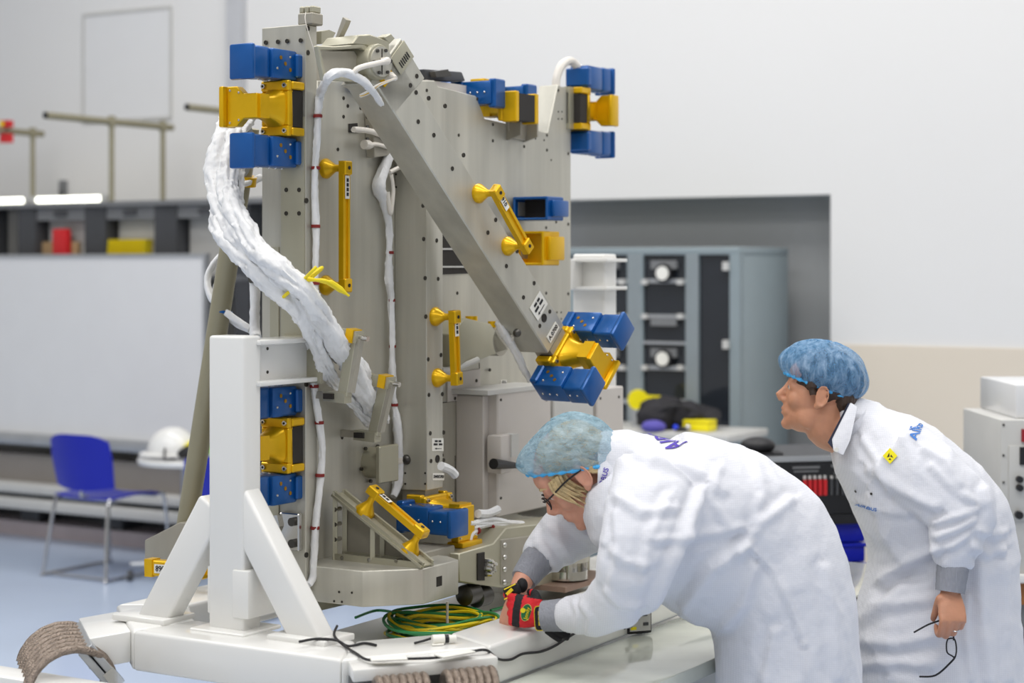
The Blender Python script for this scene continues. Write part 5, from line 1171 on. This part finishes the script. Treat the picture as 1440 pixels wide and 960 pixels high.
def cap(T, f, l, u, parent, m, c, rad, tilt, rimz, seed, k=1.0, pleat=.03, gather=.86):
    """bouffant cap: gathered dome above a tilted rim, in head axes"""
    b = MB(); n, mrow = 96, 22; rings = []
    for j in range(mrow):
        v = j/(mrow-1); th = -.42+v*(math.pi/2+.42)-.0*v; ring = []
        for q in range(n):
            a_ = 2*math.pi*q/n; g = 1+pleat*math.sin(a_*13+seed)*(1-v)**1.5+.02*math.sin(a_*31+seed*2)*(1-v)**2
            g *= gather+(1-gather)*min(1, v/.22)**.6; cr_ = math.cos(th)*g; x = rad[0]*cr_*math.cos(a_); y = rad[1]*cr_*math.sin(a_); z = rad[2]*math.sin(th)
            w = .006*noise.fractal(Vector((math.cos(a_)*3, math.sin(a_)*3, v*3+seed)), 1, 2, 4)*(.4+v)
            P = T(c[0]+x*(1+w*8)+tilt*z, c[1]+y*(1+w*8), c[2]+z*(1+w*6)+rimz*x*(1-v)); ring.append(P)
        rings.append(ring)
    top = rings.pop(); b.loft(rings, caps=False); tv = b.v(sum(top, Vector())/n); b.bm.verts.ensure_lookup_table()
    last = [v_ for v_ in b.bm.verts][-n-1:-1]
    for q in range(n): b.face([last[q], last[(q+1) % n], tv])
    o_ = b.build('hair_net', m, parent, 0); sm_all(o_.data)
    r0 = rings[0]; rr = [.0042*k*(1+.5*math.sin(q*2*math.pi/n*26)) for q in range(n)]
    MB().tube([r0[q]+u*.002 for q in range(n)], rr, 8, True).build('elastic_hem', RIM, o_, 90)
    return o_

# ------------------------------------------------------------------ the bent woman
WY = 4.45; sw = WY/F
W_ = thing('person', 'person bending over the frame in white coat, glasses and pale blue hair net', 'person', PY(1105, 1350, WY)*1.0)
W_.location.z = 0; LOC[W_.name] = Vector(W_.location)
wp = lambda x, y, Y=WY: PY(x, y, Y)
hc_ = wp(811, 666)
# body: head, neck, trunk, arms and hands in one skin
b = MB(); pit = math.radians(41); f_ = Vector((-math.cos(pit), .02, -math.sin(pit))); u_ = Vector((-math.sin(pit), 0, math.cos(pit)))
T, f_, l_, u_ = head(b, hc_, f_, u_, .98, True)
limb(b, [T(-.01, 0, -.03), T(-.045, 0, -.10), wp(878, 668), wp(930, 700)], [(.05, .05), (.052, .054), (.062, .07), (.09, .12)])
limb(b, [wp(890, 690), wp(960, 735), wp(1040, 775), wp(1095, 830), wp(1105, 900)], [(.09, .16), (.115, .17), (.12, .15), (.13, .165), (.12, .16)])
limb(b, [wp(900, 690, 4.28), wp(895, 785, 4.13), wp(880, 830, 4.15), wp(820, 864, 4.28), wp(770, 866, 4.34)], [(.05, .05), (.043, .043), (.04, .04), (.034, .034), (.026, .03)])
limb(b, [wp(880, 715, 4.6), wp(810, 745, 4.63), wp(775, 768, 4.58), wp(742, 805, 4.50), wp(728, 832, 4.46)], [(.05, .05), (.043, .043), (.038, .038), (.028, .028), (.022, .026)])
# far bare hand: fingers pointing down on to the beam
hand(b, wp(727, 834, 4.455), (wp(716, 872, 4.44)-wp(727, 834, 4.455)), (-.75, -.6, .1), (.5, -.8, .1), [(.35, .4, .3)]*4, k=.86)
for s_ in (-.085, .085): limb(b, [wp(1105, 880)+Vector((0, s_, 0)), wp(1100, 1100)+Vector((0, s_, 0)), Vector((wp(1110, 1200).x, WY+s_, .10))], [(.095, .09), (.065, .065), (.042, .042)], seg=4)
me = fuse(b, .0038, 5); cw = T(.09, 0, -.07)
mats_by(me, lambda c: 1 if (c-cw).length < .019 and (c-T(.07, 0, -.07)).dot(f_) > .0235 else 0, [SKINW, LIP]); sm_all(me)
body = link('body', me, [], W_, 0)
eyes(T, f_, l_, u_, W_, .98, BLOND)
# hair under the net and a strand below it
b = MB(); b.ball(T(-.018, 0, .050), .092, .081, .074, 40, 24, f_, l_, u_); b.ball(T(-.075, 0, .03), .040, .055, .045, 24, 14, f_, l_, u_)
for v in b.bm.verts: v.co += (v.co-T(-.02, 0, .04))*.07*noise.fractal(Vector((v.co.x*14, v.co.y*40, v.co.z*30)), 1, 2, 3)
b.build('hair', BLOND, W_, 80)
rs = random.Random(11)
for k_ in range(22):
    x0 = .062-k_*.0022+rs.uniform(-.003, .003); ln = rs.uniform(.055, .10); yo = rs.uniform(-.003, .006)
    pts = [(x0, .069+yo, .036), (x0+.006, .070+yo, .010), (x0-.004, .066+yo, -.022), (x0-.012-rs.uniform(0, .012), .062+yo, .03-ln)]
    for sd in (1, -1): MB().tube(spline([T(x, y*-sd, z) for x, y, z in pts], 5), [.0034]*9+[.0026]*4+[.0014]*3, 6).build('hair_strand', BLOND, W_)
for k_ in range(10):
    z0 = .012-k_*.004
    for sd in (1, -1): MB().tube(spline([T(-.030, -sd*.083, z0+.02), T(-.05, -sd*.080, z0), T(-.075, -sd*(.066-k_*.001), z0-.02-rs.uniform(0, .02))], 5), [.004]*8+[.002]*3, 6).build('hair_strand', BLOND, W_)
capw = cap(T, f_, l_, u_, W_, CAPW, (-.018, 0, .052), (.120, .102, .092), -.22, .60, 1.0, .98, .022, .93)
# coat
b = MB(); px = lambda r_: r_*sw
st = [(866, 652, 60, .11), (900, 690, 100, .205), (950, 717, 114, .235), (1005, 747, 126, .225), (1060, 787, 126, .205), (1094, 842, 106, .205), (1105, 905, 101, .21), (1107, 980, 101, .21), (1108, 1060, 104, .215), (1110, 1165, 110, .225)]
limb(b, [wp(x, y) for x, y, _, _ in st], [(px(r_), d_) for _, _, r_, d_ in st], n=32, pw=.88)
limb(b, [wp(930, 690, 4.27), wp(912, 730, 4.17), wp(895, 780, 4.12), wp(880, 828, 4.14), wp(846, 858, 4.22), wp(815, 864, 4.28), wp(796, 864, 4.315)], [(px(74), .085), (px(62), .075), (px(50), .068), (px(42), .06), (px(33), .055), (px(26), .046), (px(24), .042)])
limb(b, [wp(900, 705, 4.56), wp(850, 722, 4.62), wp(800, 748, 4.6), wp(768, 773, 4.55), wp(755, 789, 4.52)], [(px(66), .085), (px(52), .075), (px(43), .065), (px(33), .05), (px(27), .042)])
limb(b, [wp(846, 656), wp(862, 652), wp(880, 662)], [(px(43), .072), (px(50), .085), (px(62), .11)])
me = fuse(b, .0075, 5)
FW = [([(988, 690), (962, 755), (938, 815), (915, 862)], .014, 8), ([(1060, 640), (1075, 690), (1062, 730)], .006, 7), ([(925, 760), (985, 752), (1045, 742)], .008, 7), ([(1045, 770), (1000, 800), (965, 850)], .012, 9), ([(1110, 705), (1070, 735), (1040, 775)], .010, 8),
      ([(1050, 765), (1085, 800), (1110, 850), (1130, 905)], .006, 4), ([(1130, 905), (1135, 960)], .006, 4), ([(870, 700), (900, 720), (950, 715)], .007, 7), ([(862, 775), (880, 790), (905, 795)], .009, 7), ([(855, 830), (875, 850), (900, 852)], .010, 6), ([(820, 850), (832, 868), (828, 884)], .008, 5), ([(808, 846), (814, 864), (810, 884)], .006, 4),
      ([(900, 640), (960, 655), (1015, 690)], .006, 8), ([(1020, 880), (1045, 850), (1060, 800)], .010, 8), ([(1160, 800), (1172, 860), (1178, 950)], .008, 8), ([(1090, 890), (1075, 960)], .007, 8), ([(770, 745), (790, 770), (800, 785)], .010, 6), ([(795, 730), (822, 752), (835, 760)], .010, 7), ([(755, 765), (772, 785), (782, 800)], .008, 5), ([(940, 700), (915, 750), (905, 800)], .007, 7), ([(865, 720), (870, 770), (862, 815)], .006, 6), ([(1010, 660), (1000, 700), (1020, 735)], .006, 6)]
cloth_folds(me, FW, .004, 9, 1.3, .004); sm_all(me); bvw = bvh_of(me)
coat = link('white_coat', me, CLOTH, W_, 0)
MB().tube(spline([wp(798, 864, 4.316), wp(782, 865, 4.325), wp(764, 866, 4.335)], 4), [.041, .040, .039, .039, .038, .038, .037, .037, .036], 24).build('knit_cuff', CUFF, W_)
MB().tube(spline([wp(758, 785, 4.525), wp(747, 799, 4.51), wp(736, 815, 4.49)], 4), [.043, .042, .041, .040, .038, .037, .036, .034, .033], 24).build('knit_cuff', CUFF, W_)
# stand-up collar
def ringband(name, c, d_, ref, r0, r1, h_, m_, parent, th=.004, flare=0., open_=0.):
    d_ = d_.normalized(); k_ = (ref-d_*ref.dot(d_)).normalized(); x = k_.cross(d_); n_ = 40; rg = []
    for o_, q_ in ((0, 0), (0, h_), (-th, h_), (-th, 0)):
        rg.append([c+d_*q_+(x*math.cos(2*math.pi*i/n_)*(r0+o_+flare*q_)+k_*math.sin(2*math.pi*i/n_)*(r1+o_+flare*q_))*(1+.02*math.sin(i*1.7)) for i in range(n_)])
    return MB().loft(rg, closed=True).build(name, m_, parent, 60)
dn = (T(-.01, 0, -.02)-wp(880, 672)).normalized()
colw = ringband('collar', wp(868, 664), dn, Vector((0, 1, 0)), .072, .085, .052, CLOTH, W_)
def on_w(x, y, off=.002):
    h_ = bvw.ray_cast(Vector((0, 0, H)), (wp(x, y)-Vector((0, 0, H))).normalized()); return h_[0] if h_[0] else wp(x, y)
try:
    cloth_text('back_print', 'AIRBUS', .064, on_w(956, 629)+Vector((-.35, .75, .5)).normalized()*.105, (-.35, .75, .5), (-.93, -.1, .05), bvw, coat, AIR)
except Exception as e: print('text', e)
cme = colw.data; cbv = BVHTree.FromPolygons([v.co+LOC[W_.name] for v in cme.vertices], [list(p.vertices) for p in cme.polygons])
tx = wp(855, 648)-wp(843, 686)
cloth_text('collar_print', 'AIRBUS', .017, wp(846, 668, WY), tx, (-1, 0, -.3), cbv, colw, AIR)
for (x, y) in ((838, 720),): c = wp(x, y, 4.36); MB().cyl(c, c+Vector((0, -.006, 0)), .006, 12).build('snap_button', M['paper'], W_)
for s_ in (-.085, .085):
    c = Vector((wp(1110, 1200).x, WY+s_, 0)); m = MB(); limb(m, [c+Vector((.06, 0, .045)), c+Vector((0, 0, .05)), c+Vector((-.10, 0, .035)), c+Vector((-.18, 0, .028))], [(.04, .038), (.05, .045), (.036, .045), (.026, .035)]); m.build('shoe', SHOE, W_, 70)
    m = MB(); limb(m, [Vector((wp(1105, 1050).x, WY+s_, .55)), c+Vector((0, 0, .3)), c+Vector((0, 0, .08))], [(.08, .08), (.07, .07), (.065, .065)]); m.build('trouser_leg', TROU, W_, 70)
# gloved near hand
gl = MB(); gw = wp(766, 864, 4.335)
gd = (wp(716, 856, 4.375)-gw).normalized(); gn = Vector((.35, -1, .1)); gn = (gn-gd*gn.dot(gd)).normalized(); gs = Vector((-.1, .1, 1)); gs = (gs-gd*gs.dot(gd)-gn*gs.dot(gn)).normalized()
hand(gl, gw, gd, gn, gs, [(.75, .5, .3), (1.15, 1.0, .6), (1.2, 1.1, .6), (1.25, 1.1, .6)], k=.98, thumb=(.9, 1.0), tl=.8)
gme = fuse(gl, .0028, 3)
gnn = gn.normalized(); gx = gd
def gcol(c):
    t_ = (c-gw).dot(gd); s_ = (c-gw).dot(gs.normalized())
    if t_ < .005: return 1
    if .058 < t_ < .078: return 1
    if t_ > .150: return 1
    if (c-gw).dot(gnn) < -.03: return 1
    if s_ > .034 and t_ < .05: return 1
    return 0
mats_by(gme, gcol, [RGL, BGL]); sm_all(gme); gbv = bvh_of(gme); glove = link('work_glove', gme, [], W_, 0)
gp_ = lambda x, y, off=.003: (lambda h_: (h_[0]+h_[1]*off) if h_[0] else wp(x, y, 4.33))(gbv.ray_cast(Vector((0, 0, H)), (wp(x, y)-Vector((0, 0, H))).normalized()))
# round badge and wrist strap on the glove
cb_ = gp_(741, 861, .001); b = MB()
def oval(c, rx, rz, off, nm, m_, par, tilt=.25):
    X = Vector((math.cos(tilt), 0, -math.sin(tilt))); Yv = Vector((math.sin(tilt), 0, math.cos(tilt))); q = MB(); q.prism([c+X*rx*math.cos(2*math.pi*i/28)+Yv*rz*math.sin(2*math.pi*i/28)+gnn*off for i in range(28)], gnn*.0015); return q.build(nm, m_, par, 0)
ov = oval(cb_, .0125, .021, .002, 'badge_border', mat('pale badge rim', (214, 206, 120), .5), glove)
oval(cb_, .0112, .0197, .0028, 'badge', mat('badge green', (20, 110, 60), .5), ov)
oval(cb_+Vector((-.007, 0, .005)), .006, .006, .0045, 'badge_spot', M['yel'], ov)
text('lettering', 'Jendy', .0135, ov, cb_+Vector((.003, 0, -.002))+gnn*.0062, (.25, 0, .97), (-.97, 0, .25), M['yel'])
cs = gp_(760, 869, .002)
def rrect(c, hx, hz, off, nm, m_, par, th=.002):
    tl_ = -.05; X = Vector((math.cos(tl_), 0, -math.sin(tl_))); Yv = Vector((math.sin(tl_), 0, math.cos(tl_))); pts = []
    for i in range(24):
        a_ = 2*math.pi*i/24; pts.append(c+X*hx*math.copysign(abs(math.cos(a_))**.5, math.cos(a_))+Yv*hz*math.copysign(abs(math.sin(a_))**.5, math.sin(a_))+gnn*off)
    return MB().prism(pts, gnn*th).build(nm, m_, par, 0)
sb_ = rrect(cs, .0125, .030, .002, 'strap_border', M['yel'], glove); rrect(cs, .0105, .028, .0035, 'wrist_strap', BGL, sb_)
blur_print(sb_, cs+gnn*.006, (-.05, 0, 1), (-1, 0, -.05), .034, .004, M['yel'], (.3, .3, .3))
p0 = wp(709, 834, 4.40); p1 = wp(732, 826, 4.40); tb_ = MB().bar(p0, p1, .026, .026); tb_.bevel(.006, 2); tbo = tb_.build('thumb_strap', BGL, W_)
for z_ in (.012, -.012): MB().tube([p0+Vector((0, -.016, z_)), p1+Vector((-.012, -.016, z_))], .0016, 6).build('yellow_piping', M['yel'], tbo)
MB().bar(p0+Vector((.006, -.0165, 0)), p1+Vector((-.02, -.0165, 0)), .002, .008).build('yellow_print', M['yel'], tbo, 0)
MB().ball(p1+Vector((.004, .01, .004)), .014, .016, .018).build('thumb_cap', BGL, W_, 80)
for pts in ([(768, 884), (780, 893), (790, 899)], [(776, 884), (790, 891), (801, 896)]):
    Q = spline([wp(x, y, 4.34) for x, y in pts], 5); MB().tube(Q, [.007]+[.010]*9+[.007], 10).build('glove_tab', BGL, W_)
# woman's glasses
gt = thing('eyeglasses', 'dark framed eyeglasses worn by the bending person', 'glasses', T(.1, 0, 0), 'eyeglasses')
for s_ in (-1, 1):
    c = T(.104, s_*.033, -.004); fr_ = MB().tube([c+l_*(.023*math.cos(2*math.pi*i/24))+u_*(.017*math.sin(2*math.pi*i/24))-f_*(.006*abs(math.cos(2*math.pi*i/24))) for i in range(24)], .0018, 6, True).build('rim', M['blk'], gt)
    MB().tube(spline([T(.098, s_*.056, .004), T(.08, s_*.072, .006), T(.03, s_*.082, .012), T(-.02, s_*.088, .010)], 5), .0022, 6).build('temple', M['blk'], gt)
MB().tube([T(.106, -.010, -.002), T(.110, 0, .002), T(.106, .010, -.002)], .0016, 6).build('bridge', M['blk'], gt)

# ------------------------------------------------------------------ the standing man
MY = 5.0; smn = MY/F
P_ = thing('person', 'person leaning forward in white coat and bright blue hair net', 'person', PY(1322, 1240, MY)); P_.location.z = 0; LOC[P_.name] = Vector(P_.location)
mp_ = lambda x, y, Y=MY: PY(x, y, Y)
b = MB(); pu = math.radians(12); yw_ = math.radians(14)
f_ = Vector((-math.cos(pu)*math.cos(yw_), math.sin(yw_), math.sin(pu))); u_ = Vector((math.sin(pu), 0, math.cos(pu)))
T, f_, l_, u_ = head(b, mp_(1153, 553), f_, u_, .97)
limb(b, [T(-.02, 0, -.03), T(-.035, 0, -.085), mp_(1190, 610), mp_(1225, 640)], [(.056, .056), (.060, .060), (.066, .072), (.09, .12)])
limb(b, [mp_(1215, 620), mp_(1275, 680), mp_(1320, 750), mp_(1325, 850)], [(.075, .13), (.11, .16), (.12, .15), (.13, .155)])
limb(b, [mp_(1262, 640, 4.83), mp_(1330, 690, 4.79), mp_(1352, 716, 4.76), mp_(1345, 765, 4.75), mp_(1339, 800, 4.748), mp_(1336, 832, 4.738)], [(.035, .035), (.036, .036), (.034, .034), (.028, .028), (.024, .024), (.022, .026)])
limb(b, [mp_(1262, 640, 5.17), mp_(1300, 730, 5.24), mp_(1280, 800, 5.26), mp_(1270, 840, 5.24)], [(.055, .055), (.045, .045), (.035, .035), (.026, .03)])
hw_, hd_, hn_, hs_ = mp_(1336, 830, 4.735), Vector((-.02, -.45, -.9)).normalized(), Vector((.08, -.9, .45)), Vector((-1, 0, 0))
hand(b, hw_, hd_, hn_, hs_, [(.85, 1.2, .7), (.95, 1.2, .7), (1.0, 1.2, .7), (1.1, 1.2, .7)], spread=(.05, .02, -.02, -.05), k=.93, thumb=(1.3, 1.2), tl=.8, ts=.15)
hand(b, mp_(1270, 840, 5.24), (-.05, -.05, -1), (.1, 1, 0), (-1, 0, 0), [(.3, .4, .3)]*4, k=.95)
for s_ in (-.09, .09): limb(b, [mp_(1322, 870)+Vector((0, s_, 0)), mp_(1315, 1050)+Vector((0, s_, 0)), Vector((mp_(1325, 1200).x, MY+s_, .10))], [(.10, .095), (.068, .068), (.045, .045)], seg=4)
me = fuse(b, .0036, 5)
mats_by(me, lambda c: 1 if (c-T(.09, 0, -.07)).length < .019 and (c-T(.07, 0, -.07)).dot(f_) > .0235 else 0, [SKIN, LIP]); sm_all(me); link('body', me, [], P_, 0)
eyes(T, f_, l_, u_, P_, .97)
b = MB(); b.ball(T(-.012, 0, .046), .099, .079, .083, 40, 24, f_, l_, u_); b.ball(T(-.072, 0, .0), .036, .055, .05, 24, 14, f_, l_, u_)
for v in b.bm.verts: v.co += (v.co-T(-.02, 0, .04))*.04*noise.fractal(v.co*50, 1, 2, 3)
b.build('hair', BROWN_H, P_, 80)
for s_ in (-1, 1): MB().tube(spline([T(.022, s_*.072, .04), T(.02, s_*.073, .015), T(.012, s_*.073, -.005)], 4), [.016]*5+[.010]*4, 10).build('sideburn', BROWN_H, P_)
cap(T, f_, l_, u_, P_, CAPM, (.004, 0, .056), (.130, .101, .095), -.08, .16, 2.2, .97, .035, .84)
b = MB(); px = lambda r_: r_*smn
st = [(1200, 598, 40, .095), (1226, 626, 64, .19), (1272, 676, 86, .225), (1318, 742, 103, .215), (1330, 808, 98, .20), (1322, 872, 111, .21), (1320, 960, 117, .215), (1322, 1060, 119, .22), (1322, 1150, 122, .23)]
limb(b, [mp_(x, y) for x, y, _, _ in st], [(px(r_), d_) for _, _, r_, d_ in st], n=32, pw=.88)
limb(b, [mp_(1262, 640, 4.85), mp_(1312, 680, 4.78), mp_(1350, 714, 4.745), mp_(1346, 758, 4.735), mp_(1340, 797, 4.745)], [(px(56), .085), (px(50), .07), (px(46), .062), (px(37), .052), (px(25), .042)])
limb(b, [mp_(1262, 640, 5.15), mp_(1300, 720, 5.22), mp_(1280, 800, 5.24)], [(px(54), .085), (px(44), .06), (px(28), .042)])
limb(b, [mp_(1180, 598), mp_(1196, 596), mp_(1212, 606)], [(px(34), .07), (px(40), .08), (px(52), .11)])
limb(b, [mp_(1290, 760), mp_(1262, 830), mp_(1244, 880), mp_(1245, 960)], [(px(60), .15), (px(46), .16), (px(40), .17), (px(42), .17)])
me = fuse(b, .0075, 5)
FM = [([(1225, 660), (1270, 690), (1315, 712)], .012, 8), ([(1310, 655), (1345, 690), (1368, 705)], .008, 6), ([(1315, 735), (1350, 725), (1375, 715)], .010, 5), ([(1318, 755), (1345, 745), (1370, 730)], .009, 5), ([(1316, 775), (1340, 768), (1362, 752)], .008, 5), ([(1240, 815), (1275, 790), (1310, 775)], .014, 8), ([(1235, 835), (1260, 815), (1300, 810)], -.012, 8),
      ([(1205, 870), (1250, 850), (1310, 840)], .008, 9), ([(1200, 900), (1260, 905), (1310, 895)], .010, 9), ([(1210, 935), (1260, 930), (1310, 935)], .008, 8), ([(1375, 800), (1380, 880), (1390, 955)], .010, 8), ([(1410, 780), (1415, 870), (1420, 955)], .008, 7), ([(1360, 840), (1358, 900), (1366, 955)], .008, 5), ([(1385, 690), (1395, 730), (1405, 770)], .008, 7), ([(1225, 700), (1240, 745), (1262, 780)], .007, 8),
      ([(1190, 700), (1230, 715), (1275, 722)], .005, 6), ([(1300, 630), (1330, 650), (1350, 680)], .007, 6), ([(1215, 620), (1232, 645), (1250, 690)], .008, 6), ([(1375, 745), (1395, 752), (1412, 748)], .008, 6), ([(1370, 770), (1390, 780), (1410, 772)], .008, 6)]
cloth_folds(me, FM, .0045, 9, 4.1, .005); sm_all(me); bvm = bvh_of(me)
coatm = link('white_coat', me, CLOTH, P_, 0)
MB().tube(spline([mp_(1340, 796, 4.745), mp_(1338, 814, 4.74), mp_(1336, 832, 4.735)], 4), [.041, .042, .041, .041, .040, .039, .039, .038, .038], 24).build('knit_cuff', CUFF, P_)
MB().tube([mp_(1280, 798, 5.24), mp_(1270, 838, 5.24)], .038, 20).build('knit_cuff', CUFF, P_)
dn = (T(-.03, 0, -.03)-mp_(1205, 618)).normalized()
ringband('shirt_collar', mp_(1196, 606), dn, Vector((0, 1, 0)), .064, .070, .03, SHIRT, P_)
colm = ringband('collar', mp_(1206, 612), dn, Vector((0, 1, 0)), .077, .086, .055, CLOTH, P_, flare=.1)
# open collar flap in front
MB().prism([mp_(1164, 622, 4.90), mp_(1193, 566, 4.93), mp_(1200, 570, 4.93), mp_(1190, 606, 4.9), mp_(1172, 632, 4.88)], Vector((.002, .01, 0))).build('shirt_edge', SHIRT, P_, 0)
MB().prism([mp_(1170, 618, 4.87), mp_(1196, 566, 4.90), mp_(1206, 572, 4.89), mp_(1196, 618, 4.85), mp_(1186, 640, 4.84), mp_(1172, 634, 4.85)], Vector((.002, .012, 0))).bevel(.003, 2).build('collar_flap', CLOTH, P_)
for (x, y) in ((1176, 632),): c = mp_(x, y, 4.845); MB().cyl(c, c+Vector((0, -.004, 0)), .006, 12).build('snap_button', M['paper'], P_)
def on_m(x, y, off=.002, bv=None):
    d_ = (mp_(x, y)-Vector((0, 0, H))).normalized(); h_ = (bv or bvm).ray_cast(Vector((0, 0, H)), d_); return (h_[0]+h_[1]*off, h_[1]) if h_[0] else (mp_(x, y, 4.78), Vector((0, -1, 0)))
cloth_text('chest_print', 'AIRBUS', .0115*1.0, on_m(1222, 714)[0], (1, .0, -.05), (.05, 0, 1), bvm, coatm, AIRB)
cloth_text('shoulder_print', 'AIRBUS', .03, on_m(1293, 598)[0], (.15, .95, .05), (-.8, .1, .5), bvm, coatm, AIRB)
# yellow ESD badge
c, n_ = on_m(1252, 641, .003); X = Vector((1, 0, -.05)); X = (X-n_*X.dot(n_)).normalized(); Yv = n_.cross(X)
bd = MB().prism([c+X*.0195, c+Yv*.021, c-X*.0195, c-Yv*.021], n_*.0012).build('esd_badge', M['ybr'], coatm, 0)
for q in ([(-.008, -.004), (-.002, .008), (-.001, -.002)], [(.001, -.002), (.009, -.005), (.003, .003)], [(-.004, -.010), (.004, -.011), (.0, -.006)]):
    MB().prism([c+X*x+Yv*y+n_*.0014 for x, y in q], n_*.0006).build('badge_mark', M['ink'], bd, 0)
for x, y in ((1204, 690), (1226, 694)): c, n_ = on_m(x, y); MB().cyl(c, c+n_*.002, .0035, 10).build('snap_button', M['dsteel'], coatm)
nn_ = (hn_-hd_*hn_.dot(hd_)).normalized(); rd_ = (hd_*math.cos(1.0)-nn_*math.sin(1.0)).normalized(); c = hw_+hd_*(.089*.93)+hs_*(-.010*.93)+rd_*.024; r1_ = rd_.cross(Vector((1, 0, 0))).normalized(); r2_ = rd_.cross(r1_); rg_ = MB().tube([c+r1_*.0102*math.cos(2*math.pi*i/20)+r2_*.0102*math.sin(2*math.pi*i/20) for i in range(20)], .0018, 6, True).build('finger_ring', M['steel'], P_)
for s_ in (-.09, .09):
    c = Vector((mp_(1325, 1200).x, MY+s_, 0)); m = MB(); limb(m, [c+Vector((.06, 0, .045)), c+Vector((0, 0, .05)), c+Vector((-.11, 0, .035)), c+Vector((-.19, 0, .028))], [(.04, .038), (.05, .045), (.036, .045), (.026, .035)]); m.build('shoe', SHOE, P_, 70)
    m = MB(); limb(m, [Vector((mp_(1318, 1050).x, MY+s_, .55)), c+Vector((0, 0, .3)), c+Vector((0, 0, .08))], [(.085, .085), (.075, .075), (.07, .07)]); m.build('trouser_leg', TROU, P_, 70)
m = MB(); limb(m, [mp_(1195, 850, 5.14), mp_(1212, 880, 5.14), mp_(1225, 930, 5.14)], [(.035, .05), (.06, .07), (.06, .08)]); m.build('dark_pocket', TROU, P_, 70)
# glasses held in the hand
gt = thing('eyeglasses', 'black framed eyeglasses dangling from the leaning person\'s hand', 'glasses', mp_(1335, 900, 4.72), 'eyeglasses')
GY = 4.735; g_ = lambda x, y, dy=0: PY(x, y, GY+dy)
MB().tube(spline([g_(1331, 868, .02), g_(1322, 872), g_(1305, 878), g_(1285, 889)], 4), .0024, 8).build('temple', M['blk'], gt)
for pts in ([(1327, 876), (1330, 887), (1336, 892), (1341, 892), (1342, 884), (1341, 875)], [(1333, 898), (1331, 905), (1332, 917), (1339, 922), (1343, 924), (1345, 912), (1342, 898)]):
    r_ = MB().tube(spline([g_(x, y) for x, y in pts]+[g_(*pts[0])], 4)[:-1], .0020, 8, True).build('rim', M['blk'], gt)
    MB().prism([g_(x, y) for x, y in pts], Vector((0, .0012, 0))).build('lens', mat('clear lens', (235, 238, 240), .03, 0, .01, alpha=.12), r_, 0)
MB().tube([g_(1341, 890), g_(1341, 900)], .0022, 8).build('bridge', M['blk'], gt)
MB().tube(spline([g_(1343, 923), g_(1338, 930, .01), g_(1316, 949, .03), g_(1293, 951, .05)], 5), .0026, 8).build('temple', M['blk'], gt)
